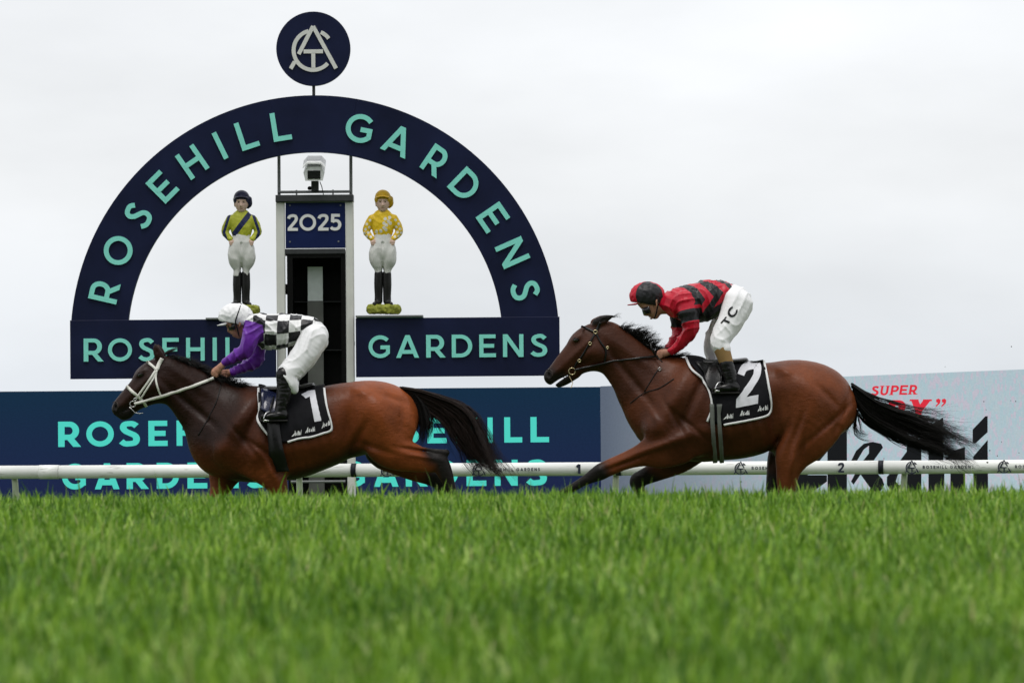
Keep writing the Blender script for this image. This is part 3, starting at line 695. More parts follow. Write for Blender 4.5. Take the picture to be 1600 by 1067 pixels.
# ------------------------------------------------------------------ attribute-driven materials
def att(n, name): a = n.new('ShaderNodeAttribute'); a.attribute_name = name; return a.outputs['Fac']
def coat_mat(name, c_main, c_dark):
    m = bpy.data.materials.new(name); m.use_nodes = True; n, l = m.node_tree.nodes, m.node_tree.links; b = n['Principled BSDF']
    t = n.new('ShaderNodeTexCoord')
    mp = n.new('ShaderNodeMapping'); mp.inputs['Scale'].default_value = (1, 1, 1); l.new(t.outputs['Object'], mp.inputs[0])
    x = n.new('ShaderNodeTexNoise'); x.inputs['Scale'].default_value = 5; x.inputs['Detail'].default_value = 8; x.inputs['Roughness'].default_value = .6; l.new(mp.outputs[0], x.inputs['Vector'])
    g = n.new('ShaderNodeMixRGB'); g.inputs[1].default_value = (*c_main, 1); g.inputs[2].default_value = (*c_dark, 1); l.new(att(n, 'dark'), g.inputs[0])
    r = n.new('ShaderNodeMapRange'); r.inputs['From Min'].default_value = .3; r.inputs['From Max'].default_value = .7; r.inputs['To Min'].default_value = .72; r.inputs['To Max'].default_value = 1.25; l.new(x.outputs['Fac'], r.inputs['Value'])
    w = n.new('ShaderNodeMixRGB'); w.blend_type = 'MULTIPLY'; w.inputs[0].default_value = 1; l.new(g.outputs[0], w.inputs[1]); l.new(r.outputs[0], w.inputs[2])
    k = n.new('ShaderNodeMixRGB'); k.inputs[2].default_value = (.011, .009, .008, 1); l.new(att(n, 'black'), k.inputs[0]); l.new(w.outputs[0], k.inputs[1])
    l.new(k.outputs[0], b.inputs['Base Color']); rr_ = n.new('ShaderNodeMapRange'); rr_.inputs['From Min'].default_value = .35; rr_.inputs['From Max'].default_value = .65; rr_.inputs['To Min'].default_value = .36; rr_.inputs['To Max'].default_value = .5; l.new(x.outputs['Fac'], rr_.inputs['Value']); l.new(rr_.outputs[0], b.inputs['Roughness']); b.inputs['Specular IOR Level'].default_value = .13; b.inputs['Coat Weight'].default_value = .06; b.inputs['Coat Roughness'].default_value = .3
    y = n.new('ShaderNodeTexNoise'); y.inputs['Scale'].default_value = 22; y.inputs['Detail'].default_value = 6; l.new(t.outputs['Object'], y.inputs['Vector'])
    v = n.new('ShaderNodeTexVoronoi'); v.feature = 'DISTANCE_TO_EDGE'; v.inputs['Scale'].default_value = 7; 
    dn = n.new('ShaderNodeMixRGB'); dn.inputs[0].default_value = .12; l.new(t.outputs['Object'], dn.inputs[1]); l.new(y.outputs['Color'], dn.inputs[2]); l.new(dn.outputs[0], v.inputs['Vector'])
    vr = n.new('ShaderNodeMapRange'); vr.inputs['From Max'].default_value = .05; vr.inputs['To Min'].default_value = .25; vr.inputs['To Max'].default_value = 0; l.new(v.outputs['Distance'], vr.inputs['Value'])
    ad = n.new('ShaderNodeMath'); ad.operation = 'ADD'; l.new(y.outputs['Fac'], ad.inputs[0]); l.new(vr.outputs[0], ad.inputs[1])
    hm = n.new('ShaderNodeMapping'); hm.inputs['Scale'].default_value = (14, 40, 70); hm.inputs['Rotation'].default_value = (0, .35, 0); l.new(t.outputs['Object'], hm.inputs[0])
    hn_ = n.new('ShaderNodeTexNoise'); hn_.inputs['Scale'].default_value = 1; hn_.inputs['Detail'].default_value = 5; l.new(hm.outputs[0], hn_.inputs['Vector'])
    a2 = n.new('ShaderNodeMath'); a2.operation = 'MULTIPLY_ADD'; a2.inputs[1].default_value = .55; l.new(hn_.outputs['Fac'], a2.inputs[0]); l.new(ad.outputs[0], a2.inputs[2])
    bp = n.new('ShaderNodeBump'); bp.inputs['Strength'].default_value = .34; bp.inputs['Distance'].default_value = .014; l.new(a2.outputs[0], bp.inputs['Height']); l.new(bp.outputs[0], b.inputs['Normal'])
    return m
def silk_mat(name, A, B, D, E, rough=.38):
    m = bpy.data.materials.new(name); m.use_nodes = True; n, l = m.node_tree.nodes, m.node_tree.links; b = n['Principled BSDF']
    def step(src): k = n.new('ShaderNodeMath'); k.operation = 'GREATER_THAN'; k.inputs[1].default_value = 0; l.new(src, k.inputs[0]); return k.outputs[0]
    def mixc(f, c1, c2):
        k = n.new('ShaderNodeMixRGB'); l.new(f, k.inputs[0])
        for i, c in ((1, c1), (2, c2)):
            if isinstance(c, tuple): k.inputs[i].default_value = (*c, 1)
            else: l.new(c, k.inputs[i])
        return k.outputs[0]
    body = mixc(step(att(n, 'pat')), A, B); slv = mixc(step(att(n, 'band')), D, E)
    l.new(mixc(step(att(n, 'sleeve')), body, slv), b.inputs['Base Color'])
    b.inputs['Roughness'].default_value = rough; b.inputs['Specular IOR Level'].default_value = .3
    t = n.new('ShaderNodeTexCoord'); x = n.new('ShaderNodeTexNoise'); x.inputs['Scale'].default_value = 13; x.inputs['Detail'].default_value = 2; x.inputs['Distortion'].default_value = 1.5; l.new(t.outputs['Object'], x.inputs['Vector'])
    bp = n.new('ShaderNodeBump'); bp.inputs['Strength'].default_value = .15; bp.inputs['Distance'].default_value = .015; l.new(x.outputs['Fac'], bp.inputs['Height']); l.new(bp.outputs[0], b.inputs['Normal'])
    return m

# ------------------------------------------------------------------ statues
skin_p = mat('painted_skin', (.64, .45, .36), .45, var=.10, vscale=30, bump=.05)
stat_white = mat('statue_white', (.62, .62, .59), .35, var=.08, vscale=10, bump=.06, bscale=20)
boot_p = mat('painted_boot', (.014, .014, .014), .35, var=.2, bump=.08)
def statue(cx0, dy, label, jacket_m, cap_m, pattern):
    k = 1 / S(YA); Yc = YA + .17
    def q(px, py, a, b, lat=0.0): p = P(cx0 + px, py + dy, YA); return (p.x, Yc + lat, p.z, a * k, b * k)
    base = P(cx0, 491 + dy, YA)
    t = thing('jockey_statue', label, 'statue', (base.x, Yc, base.z), 'painted jockey statues on the arch')
    lo = P(cx0 - 36, 500 + dy, YA); hi = P(cx0 + 36, 290 + dy, YA)
    def fld(h=.006): return Field((lo.x, Yc - .2, lo.z), (hi.x, Yc + .2, hi.z), h)
    # base block
    f = fld()
    for py in (480.5, 486):
        for lat in (-.07, .07): f.add([q(-20, py, 4.4, 5, lat), q(23, py, 4.4, 5, lat)], .02, 1)
    f.add([q(-19, 483.5, 6.8, 16), q(22, 483.5, 6.8, 16)], .01, 1)
    V, Q = f.mesh(); V = folds(V, Q, .012, 22, seed=4)
    mk('base_block', V, Q, mat('base_yellow_green', (.24, .26, .035), .55, var=.35, vscale=25, bump=.3), t, True)
    # boots
    for s_ in (-1, 1):
        f = fld().add([q(s_ * 6.4, 428, 6.9, 7), q(s_ * 6.8, 445, 6.9, 7.2), q(s_ * 6.6, 462, 6.3, 6.4), q(s_ * 6.8, 470, 6.4, 6.6)], .01)
        f.add([q(s_ * 7, 473, 4.6, 6, .0), q(s_ * 13, 475.2, 3.4, 5, -.06)], .01).clip_plane(P(cx0, 478 + dy, YA), (0, 0, -1))
        V, Q = f.mesh(); mk('boot', V, Q, boot_p, t, True)
    # breeches
    f = fld().add([q(0, 368, 13.5, 11), q(0, 378, 16, 13), q(0, 392, 16.5, 14), q(0, 402, 12, 11)], .02)
    for s_ in (-1, 1):
        f.add([q(s_ * 7, 380, 11, 12), q(s_ * 10, 396, 11.6, 13), q(s_ * 9.8, 407, 11, 12), q(s_ * 7.6, 416, 7.6, 8.5), q(s_ * 6.6, 421, 6.4, 7.2), q(s_ * 6.5, 429, 6.3, 7.0)], .012)
    f.cut([q(0, 380, 1.6, 2, -13 * k), q(0, 405, 2.0, 3, -15 * k), q(0, 430, 1.2, 9)], .012)
    V, Q = f.mesh(); V = folds(V, Q, .005, 11, (1, 1, .7), 2); mk('breeches', V, Q, stat_white, t, True)
    # jacket with sleeves
    f = fld().add([q(0, 335, 8, 7), q(0, 343, 17, 10), q(0, 354, 17.5, 12), q(0, 364, 14.5, 11), q(0, 369, 13.5, 10.5)], .012)
    arms = []
    for s_ in (-1, 1):
        a = [q(s_ * 17, 342, 7.2, 7), q(s_ * 23, 352, 6.6, 6.6), q(s_ * 25.5, 362, 6.0, 6.2), q(s_ * 20, 370, 4.8, 5, -.02), q(s_ * 17, 373, 4.2, 4.5, -.035)]
        arms.append(a); f.add(a, .012)
    f.add([q(0, 330, 6.5, 6), q(0, 335, 7.5, 7)], .01)
    V, Q = f.mesh(); V = folds(V, Q, .003, 20, seed=7)
    px = (V[:, 0] - P(cx0, 350 + dy, YA).x) / k; pz = (P(cx0, 350 + dy, YA).z - V[:, 2]) / k
    arm_d = np.minimum(dist_to(V, arms[0]), dist_to(V, arms[1])) / k; sl = np.where(arm_d < 7.6, 1, -1) * (np.abs(px) > 14)
    if pattern == 'sash':
        pat = 4.2 - np.abs((px * .80 + pz * .62) - .5); band = 2.3 - np.abs(np.abs(px) - 27.5 + np.abs(pz - 12) * .32)
    else:
        sp = [(-9, 18), (-3, 11), (-5, 19), (2, 6), (6, 2), (2, -1), (9, -4), (4, -8), (11, -10), (-10, 12), (5, 9), (12, -1)]
        pat = np.max([2.5 - np.hypot(px - a, (pz - b) * .9) for a, b in sp], 0)
        ssp = [(s_ * (20 + d), e) for s_ in (-1, 1) for d, e in ((0, -6), (5, 0), (1, 5), (7, 8), (3, 13), (9, 14), (5, 19), (-1, 20))]
        band = np.max([2.2 - np.hypot(px - a, pz - b) for a, b in ssp], 0)
    mk('jacket', V, Q, jacket_m, t, True, {'pat': pat, 'band': band, 'sleeve': sl.astype(float)})
    # hands
    for s_ in (-1, 1):
        f = fld(.004).add([q(s_ * 17, 373, 3.6, 3.6, -.03), q(s_ * 15.5, 378, 4.0, 3.4, -.04)], .004, 1)
        for j in range(4): f.add([q(s_ * (18 - j * 1.9), 378, 1.4, 1.6, -.05), q(s_ * (17.5 - j * 1.9), 383 - abs(j - 1.5) * .7, 1.1, 1.3, -.05)], .002, 1)
        f.add([q(s_ * 13, 375, 1.4, 1.6, -.05), q(s_ * 11.4, 379.5, 1.1, 1.3, -.055)], .002, 1)
        V, Q = f.mesh(0); mk('hand', V, Q, skin_p, t, True)
    # head
    f = fld(.0045).add([q(0, 313, 10.8, 12), q(0, 320, 9.6, 11, -.008), q(0, 326, 6.2, 7.5, -.018)], .02)
    f.add([q(0, 324, 5.6, 6, .01), q(0, 335, 5.4, 5.6, .01)], .012, 1)
    f.add([q(0, 315, 1.5, 2, -.062), q(0, 320.5, 1.9, 2.4, -.072)], .008, 1)
    for s_ in (-1, 1):
        f.cut([q(s_ * 4, 315.6, 1.9, 1.6, -.067)] * 2, .008, 1); f.add([q(s_ * 10.6, 316, 1.6, 1.6), q(s_ * 10.3, 321, 1.3, 1.4)], .005, 1)
        f.add([q(s_ * 2.2, 312.4, 1.0, 1.3, -.066), q(s_ * 6.4, 312.6, 1.0, 1.3, -.056)], .006, 1)
    f.cut([q(-3, 325.4, .6, 1.2, -.065), q(3, 325.4, .6, 1.2, -.065)], .004, 1)
    V, Q = f.mesh(0); head = mk('head', V, Q, skin_p, t, True)
    for s_ in (-1, 1):
        p = q(s_ * 4, 315.7, 1, 1, -.056); MB().ball(p[:3], .009, .006, .0055, 10, 8).build('eye', mat('painted_eye', (.02, .016, .014), .3), head, True)
    p = q(0, 325.4, 1, 1, -.058); MB().ball(p[:3], .014, .006, .003, 10, 6).build('mouth', mat('painted_lips', (.30, .11, .09), .5), head, True)
    # cap
    f = fld(.0045).add([q(0, 310, 13.4, 14.0, .012), q(0, 308.5, 12.6, 13.2, .012)], .01, 1).clip_plane(P(cx0, 308.5 + dy, YA), (0, -.6, -.8))
    f.add([q(-9, 308.6, 1.2, 5, -.055), q(0, 307, 1.2, 7, -.06), q(9, 308.6, 1.2, 5, -.055)], .008)
    f.add([q(12, 310, 4.2, 6, .02), q(13, 318, 3.6, 6, .02), q(10, 323, 2.4, 5, .02)], .01)
    V, Q = f.mesh(); mk('cap', V, Q, cap_m, t, True)
    return t
statue(376, 0, 'jockey statue with navy cap and lime jacket crossed by a navy sash', silk_mat('lime_sash', (.44, .46, .04), (.016, .022, .085), (.44, .46, .04), (.016, .022, .085), .4), mat('cap_navy', (.014, .016, .045), .35, bump=.05), 'sash')
statue(597.5, -.6, 'jockey statue with yellow cap and yellow jacket with white spots', silk_mat('yellow_spot', (.74, .50, .015), (.72, .70, .60), (.72, .48, .015), (.72, .70, .60), .4), mat('cap_yellow', (.52, .32, .012), .4, var=.15, bump=.05), 'spots')

# ------------------------------------------------------------------ horses
eye_m = mat('horse_eye', (.006, .004, .003), .08, coat=1)
hoof_m = mat('hoof_horn', (.03, .027, .024), .5, var=.2, vscale=30)
def side_cast(bvh, px, py, side=-1, Y=YH):
    p = P(px, py, Y); h = bvh.ray_cast(Vector((p.x, Y + side * 1.5, p.z)), Vector((0, -side, 0)))
    return (h[0], h[1]) if h[0] else (None, None)
class Wrap:
    """lays flat pieces onto the flank of a body"""
    def __init__(s, bvh, Y=YH): s.b = bvh; s.Y = Y
    def at(s, px, py, off, side=-1, dflt=.1):
        h, n = side_cast(s.b, px, py, side, s.Y)
        if h is None:
            p = P(px, py, s.Y); return Vector((p.x, s.Y + side * dflt, p.z))
        n = Vector((n.x, n.y, n.z)); n.y = side * max(abs(n.y), .35); n.normalize(); return h + n * off
    def strap(s, name, path, wpx, off, m, parent, side=-1, thick=.004, sub=6, smoothy=True, ylim=None):
        q = catmull(path, sub)[:, :2]; L_, R_ = [], []
        for i in range(len(q)):
            d = q[min(i + 1, len(q) - 1)] - q[max(i - 1, 0)]; d /= max(np.hypot(*d), 1e-6); nn = np.array([-d[1], d[0]]) * wpx / 2
            L_.append(s.at(*(q[i] + nn), off, side)); R_.append(s.at(*(q[i] - nn), off, side))
        if ylim is not None:
            for A in (L_, R_):
                for i, p in enumerate(A):
                    t = i / (len(A) - 1); y = s.Y + ylim[0] + (ylim[1] - ylim[0]) * t; p.y = min(p.y, y) if side < 0 else max(p.y, y)
        if smoothy:
            for A in (L_, R_):
                for _ in range(3):
                    ys_ = [p.y for p in A]
                    for i in range(1, len(A) - 1): A[i].y = (ys_[i - 1] + ys_[i] * 2 + ys_[i + 1]) / 4
        n = len(q); th = Vector((0, side * thick, 0)); V = L_ + R_ + [p + th for p in L_] + [p + th for p in R_]; F = []
        for i in range(n - 1): F += [(2 * n + i, 2 * n + i + 1, 3 * n + i + 1, 3 * n + i), (i, n + i, n + i + 1, i + 1), (i, i + 1, 2 * n + i + 1, 2 * n + i), (n + i, 3 * n + i, 3 * n + i + 1, n + i + 1)]
        F += [(0, 2 * n, 3 * n, n), (n - 1, 2 * n - 1, 4 * n - 1, 3 * n - 1)]
        return mk(name, V, F, m, parent, True)
    def poly(s, name, polys, off, m, parent, fine=2.0):
        """flat print: convex-ish polygons cut into small cells and laid on"""
        V, F = [], []
        for pl in polys:
            a = np.array(pl, float); c = a.mean(0)
            import bmesh
            bm = bmesh.new(); f = bm.faces.new([bm.verts.new((x, y, 0)) for x, y in pl]); bmesh.ops.triangulate(bm, faces=[f])
            for _ in range(4):
                ed = [e_ for e_ in bm.edges if e_.calc_length() > fine]
                if not ed: break
                bmesh.ops.subdivide_edges(bm, edges=ed, cuts=1); bmesh.ops.triangulate(bm, faces=bm.faces[:])
            bm.verts.index_update(); b0 = len(V)
            V += [s.at(v.co.x, v.co.y, off) for v in bm.verts]; F += [tuple(b0 + v.index for v in f.verts) for f in bm.faces]; bm.free()
        return mk(name, V, F, m, parent, True)

def coons(T, B, Lf, Rt, nu, nv):
    """grid of photo points between four edges given as point lists"""
    def rs(c, n):
        c = catmull(c, 8)[:, :2]; d = np.concatenate([[0], np.cumsum(np.hypot(*np.diff(c, axis=0).T))]); t = np.linspace(0, d[-1], n)
        return np.stack([np.interp(t, d, c[:, 0]), np.interp(t, d, c[:, 1])], -1)
    T, B, Lf, Rt = rs(T, nu), rs(B, nu), rs(Lf, nv), rs(Rt, nv); u = np.linspace(0, 1, nu)[None, :, None]; v = np.linspace(0, 1, nv)[:, None, None]
    return (1 - v) * T[None] + v * B[None] + (1 - u) * Lf[:, None] + u * Rt[:, None] - ((1 - u) * (1 - v) * T[0] + u * (1 - v) * T[-1] + (1 - u) * v * B[0] + u * v * B[-1])
def drape(name, wrap, grid, off, m, parent, over=True):
    """cloth over the back: near flank, across the spine, far flank"""
    nv, nu, _ = grid.shape; rows = []
    for j in range(nv - 1, -1, -1): rows.append([wrap.at(*grid[j, i], off) for i in range(nu)])
    if over:
        for t in np.linspace(-1, 1, 9)[1:-1]:
            r = []
            for i in range(nu):
                a = rows[nv - 1][i]; yb = abs(a.y - wrap.Y); o = Vector((a.x, wrap.Y + t * yb, a.z + .6)); h = wrap.b.ray_cast(o, Vector((0, 0, -1)))
                r.append(Vector((a.x, o.y, max(h[0].z + off, a.z))) if h[0] else Vector((a.x, o.y, a.z)))
            rows.append(r)
        for j in range(nv): rows.append([wrap.at(*grid[j, i], off, 1) for i in range(nu)])
    V = [p for r in rows for p in r]; n = len(rows)
    F = [(j * nu + i, j * nu + i + 1, (j + 1) * nu + i + 1, (j + 1) * nu + i) for j in range(n - 1) for i in range(nu - 1)]
    o = mk(name, V, F, m, parent, True); md = o.modifiers.new('thickness', 'SOLIDIFY'); md.thickness = .006; md.offset = 1
    return o

def hair(name, guides, n, m, parent, spread=.02, r=.0016, seg=9, seed=1, len_var=.3, frizz=.006, lat=.03, Y=YH, lock=16):
    """loose strands that run between guide lines (photo points, lateral offset last)"""
    rg = np.random.default_rng(seed); G = []
    for g in guides:
        pts = [tuple(P(q[0], q[1], Y) + Vector((0, q[2] if len(q) > 2 else 0, 0))) for q in g]; c = catmull(pts, 6)
        d = np.concatenate([[0], np.cumsum(np.linalg.norm(np.diff(c, axis=0), axis=1))]); t = np.linspace(0, d[-1], seg); G.append(np.stack([np.interp(t, d, c[:, k]) for k in range(3)], -1))
    G = np.array(G); V, F = [], []; nl = max(3, n // lock)
    LK = [(rg.integers(0, len(G) - 1) if len(G) > 1 else 0, rg.random(), rg.normal(0, 1, 3), np.cumsum(rg.normal(0, frizz * 1.3, (seg, 3)), 0), 1 - len_var * rg.random()) for _ in range(nl)]
    for s_ in range(n):
        i, w, lo_, lw_, ll_ = LK[s_ % nl]; w = float(np.clip(w + rg.normal(0, .07), 0, 1)); g = G[i] * (1 - w) + G[min(i + 1, len(G) - 1)] * w
        ln = ll_ * (1 - .3 * len_var * rg.random()); tt = np.linspace(0, ln, seg); t0 = np.linspace(0, 1, seg); p = np.stack([np.interp(tt, t0, g[:, k]) for k in range(3)], -1)
        o = lo_ * spread * 1.5 + rg.normal(0, spread * .45, 3); o[1] = lo_[1] * lat + rg.normal(0, lat * .3); p = p + o * (.30 + .70 * t0[:, None]) + (lw_ + np.cumsum(rg.normal(0, frizz * .55, (seg, 3)), 0)) * t0[:, None]
        rr = r * rg.uniform(.6, 1.3) * np.clip(1.15 - t0, .12, 1); d = np.gradient(p, axis=0); d /= np.maximum(np.linalg.norm(d, axis=1), 1e-9)[:, None]
        a = np.cross(d, [0, 1, 0.01]); a /= np.maximum(np.linalg.norm(a, axis=1), 1e-9)[:, None]; b = np.cross(d, a); b0 = len(V) 
        for k in range(3):
            pass
        for j in range(seg):
            for k in range(3): V.append(p[j] + (a[j] * math.cos(k * 2.094) + b[j] * math.sin(k * 2.094)) * rr[j])
        for j in range(seg - 1):
            for k in range(3): F.append((b0 + j * 3 + k, b0 + j * 3 + (k + 1) % 3, b0 + (j + 1) * 3 + (k + 1) % 3, b0 + (j + 1) * 3 + k))
    return mk(name, np.array(V), np.array(F), m, parent, True)

hair_m = mat('black_hair', (.007, .006, .0055), .45, spec=.22); hairb_m = mat('brown_black_hair', (.015, .008, .006), .45, spec=.22)

def horse(spec):
    x0, x1 = spec['x']; a = P(x0, 905, YH); b = P(x1, spec['top'], YH)
    f = Field((a.x, YH - .42, -.03), (b.x, YH + .42, b.z), .0098)
    f.add(chain(spec['trunk']), .03); f.add(chain(spec['neck']), .06); f.add(chain(spec['head']), .035)
    for c in spec.get('extra', []): f.add(chain(c), .03)
    for c in spec['legs']: f.add(chain(c), .035)
    for c in spec['ears']: f.add(chain(c), .012)
    for (px, py, ang, rx, ry, amp, side) in spec['bumps']:
        p = P(px, py, YH); f.bump(p.x, p.z, -math.radians(ang), rx / sH, ry / sH, amp * 2.6, side, YH)
    for c, k in spec['cuts']: f.cut(chain(c), k)
    V, Q = f.mesh(1)
    px = 800 + V[:, 0] * sH; 
    blk = np.zeros(len(V))
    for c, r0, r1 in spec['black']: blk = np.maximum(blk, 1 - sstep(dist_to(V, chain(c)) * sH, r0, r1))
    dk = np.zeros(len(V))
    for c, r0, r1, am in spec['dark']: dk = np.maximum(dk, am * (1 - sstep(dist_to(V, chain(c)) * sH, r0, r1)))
    base = P(spec['base'], 893, YH)
    t = thing('horse', spec['label'], 'horse', (base.x, YH, gz(YH)), 'galloping racehorses')
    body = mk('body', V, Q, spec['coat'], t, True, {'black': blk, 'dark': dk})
    bvh = BVHTree.FromPolygons([Vector(v) for v in V], [tuple(q) for q in Q])
    ex, ey = spec['eye']; w = Wrap(bvh)
    for sd_ in (-1, 1):
        p = w.at(ex, ey, -.006, sd_); MB().ball(p, .021, .014, .017, 14, 10).build('eye', eye_m, t, True)
        b_ = MB().tube([w.at(ex - 5, ey + .5, .0, sd_), w.at(ex - 2, ey - 3.4, .004, sd_), w.at(ex + 3, ey - 2.6, .004, sd_), w.at(ex + 5.2, ey + 1, .0, sd_)], [.002, .006, .006, .002], 8); b_.build('eyelid', mat('dark_skin', (.02, .012, .010), .5), t, True)
    nx, ny_ = spec['nostril']
    for sd_ in (-1, 1):
        p = w.at(nx, ny_, -.004, sd_); MB().tube([p + Vector((-.006, 0, .013)), p + Vector((-.001, sd_ * .002, .004)), p + Vector((.008, 0, -.008)), p + Vector((.017, 0, -.012))], [.004, .0105, .009, .003], 10).build('nostril', mat('nostril_skin', (.004, .003, .003), .6, spec=.1), t, True)
        q_ = [w.at(a_, b_, .001, sd_) for a_, b_ in spec['rim']]; MB().tube(q_, [.002, .005, .0055, .005, .002], 8).build('nostril_rim', mat('muzzle_skin', (.035, .024, .02), .45), t, True)
    for (hx, hy, hl, ang) in spec['hooves']:
        p = P(hx, hy, YH); c_, s_ = math.cos(math.radians(ang)), math.sin(math.radians(ang)); v = []
        def ro(x, z): return (p.x + x * c_ - z * s_, p.z + x * s_ + z * c_)
        for (z, rx_, ry_, sh) in ((0, .062, .058, -.018), (.03, .056, .053, -.006), (.075, .043, .042, .016)):
            for j in range(14):
                an = 2 * pi * j / 14; q_ = ro(sh + rx_ * math.cos(an), z); v.append((q_[0], YH + hl + ry_ * math.sin(an), q_[1]))
        fa = [(i * 14 + j, i * 14 + (j + 1) % 14, (i + 1) * 14 + (j + 1) % 14, (i + 1) * 14 + j) for i in range(2) for j in range(14)] + [tuple(range(13, -1, -1)), tuple(range(28, 42))]
        mk('hoof', v, fa, hoof_m, t, True)
    return t, w

NR, FR = -1, 1
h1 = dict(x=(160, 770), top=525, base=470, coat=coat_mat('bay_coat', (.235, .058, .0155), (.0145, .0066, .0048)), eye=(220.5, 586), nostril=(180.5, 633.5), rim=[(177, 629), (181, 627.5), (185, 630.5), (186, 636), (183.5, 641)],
    label='leading bay horse in white bridle with number 1 cloth, neck low and stretched',
    trunk=[(352, 690, 56, .19), (378, 682, 70, .235), (412, 680, 73, .265), (452, 679, 70, .285), (492, 671, 64, .285), (530, 660, 60, .275), (568, 653, 56.5, .275), (598, 653, 54, .265), (614, 653, 40, .22)],
    neck=[(262, 592, 31, .085), (281, 600, 35, .088), (301, 616, 41, .095), (321, 634, 48, .11), (342, 652, 55, .135), (366, 668, 63, .165)],
    head=[(257, 588, 30, .082), (243, 595, 32, .098), (226, 609, 25.5, .092), (209, 622, 20.5, .074), (196, 634, 18, .060), (188, 638.5, 13.5, .056)],
    extra=[[(197, 646, 9, .045), (193, 650, 6, .036)], [(668, 706, 5, .02, -.13), (698, 706.5, 5, .022, -.13)], [(664, 742, 5, .02, .13), (692, 747, 5, .022, .13)]],
    legs=[[(608, 668, 42, .12, -.13), (606, 690, 36, .105, -.15), (626, 708, 27, .085, -.15), (650, 716, 21, .065, -.14), (672, 722, 16, .05, -.13), (687, 724, 14.5, .044, -.13), (696, 740, 12, .038, -.13), (703, 758, 9, .03, -.13), (713, 788, 7.8, .034, -.13), (722, 806, 6.2, .03, -.13), (731, 818, 8, .04, -.13)],
          [(605, 672, 40, .12, .13), (600, 700, 32, .10, .15), (622, 722, 21, .07, .15), (648, 735, 17, .055, .14), (670, 744, 14, .046, .13), (685, 752, 13, .042, .13), (696, 778, 7.8, .03, .13), (712, 816, 6.6, .026, .13), (722, 838, 8, .034, .13), (727, 858, 6.4, .03, .13), (729, 880, 8, .04, .13)],
          [(395, 700, 42, .07, -.17), (418, 730, 28, .065, -.17), (434, 757, 17, .055, -.16), (440, 785, 12, .045, -.15), (441, 812, 11, .042, -.14), (439, 838, 6.5, .028, -.14), (436, 864, 8, .034, -.14), (431, 880, 6.8, .034, -.14)],
          [(375, 705, 36, .07, .16), (352, 736, 26, .065, .16), (344, 760, 17.5, .05, .15), (336, 790, 11.5, .043, .14), (333, 808, 11, .042, .14), (352, 824, 6.5, .028, .14), (374, 838, 8, .034, .14), (388, 836, 6.8, .034, .14)]],
    ears=[[(251, 561, 7.5, .022, -.05), (246, 548, 6.2, .024, -.058), (242.5, 537, 1.2, .006, -.06)], [(253, 560, 7.5, .022, .05), (249, 548, 6.2, .024, .058), (246, 538, 1.2, .006, .06)]],
    bumps=[(249, 607, 40, 20, 17, .012, 0), (222, 602, -42, 30, 5, .006, 0), (232, 622, -28, 16, 5, -.006, 0), (203, 634, -40, 10, 4, -.006, 0), (190, 632, -45, 8, 5, .005, 0), (220, 582, -42, 9, 5, .010, 0),
           (372, 662, 122, 50, 16, .020, 0), (400, 655, 118, 50, 7, -.010, 0), (352, 704, 20, 22, 18, .014, 0), (404, 706, 100, 28, 12, .014, 0),
           (430, 640, 100, 60, 12, -.012, 0), (300, 634, 40, 55, 6, -.010, 0), (300, 596, 35, 45, 8, .006, 0),
           (547, 664, 95, 34, 13, -.022, 0), (585, 628, 20, 34, 26, .016, 0), (598, 668, 80, 38, 20, .022, NR), (630, 652, 95, 34, 6, -.004, 0), (566, 612, 20, 12, 8, .010, 0),
           (560, 684, -58, 24, 6, -.012, 0), (470, 700, -10, 60, 14, .008, 0), (652, 703, 9, 28, 2.5, -.008, NR), (660, 713, 9, 26, 3, .005, NR), (425, 735, 60, 22, 6, .010, NR), (408, 700, 35, 30, 4, -.007, NR), (385, 690, 50, 34, 4, -.006, NR), (590, 700, 20, 26, 5, -.008, NR), (612, 622, 20, 26, 5, -.006, NR), (235, 596, -45, 16, 4, -.005, 0)] +
          [(455 + i * 15, 668, 75, 38, 4, .0035, 0) for i in range(5)],
    cuts=[([(179.5, 633, 3.4, .022, -.050), (182.5, 638, 2.6, .02, -.054)], .008), ([(179.5, 633, 3.4, .022, .050), (182.5, 638, 2.6, .02, .054)], .008),
          ([(180, 646.5, .45, .09), (190, 643.5, .45, .09), (198, 640, .4, .09)], .004), ([(245.5, 551, 2.2, .012, -.082), (243.5, 543, 1.6, .01, -.082)], .006)],
    black=[([(682, 708, 1, 1, -.13), (694, 714, 1, 1, -.13), (731, 818, 1, 1, -.13)], 13, 34), ([(684, 750, 1, 1, .13), (729, 890, 1, 1, .13)], 13, 34), ([(441, 800, 1, 1, -.14), (431, 890, 1, 1, -.14)], 14, 24),
           ([(334, 800, 1, 1, .14), (388, 836, 1, 1, .14)], 14, 24), ([(184, 645, 1, 1), (200, 650, 1, 1)], 11, 23), ([(242.5, 537, 1, 1, -.06), (242.5, 537, 1, 1, -.06)], 2, 8)],
    dark=[([(195, 635, 1, 1), (250, 590, 1, 1), (310, 625, 1, 1), (352, 660, 1, 1)], 45, 120, .97), ([(380, 750, 1, 1), (450, 752, 1, 1), (540, 712, 1, 1), (575, 722, 1, 1)], 16, 66, .95), ([(370, 660, 1, 1), (470, 650, 1, 1)], 45, 130, .82), ([(610, 735, 1, 1, .15), (690, 750, 1, 1, .15)], 12, 30, .5), ([(655, 640, 1, 1), (655, 690, 1, 1)], 2, 12, .8)],  # neck row is bay coat colour; belly row paints underside shade into it
    hooves=[(737, 831, -.13, 130), (730, 893, .13, 8), (426, 893, -.14, 0), (401, 829, .14, 120)])
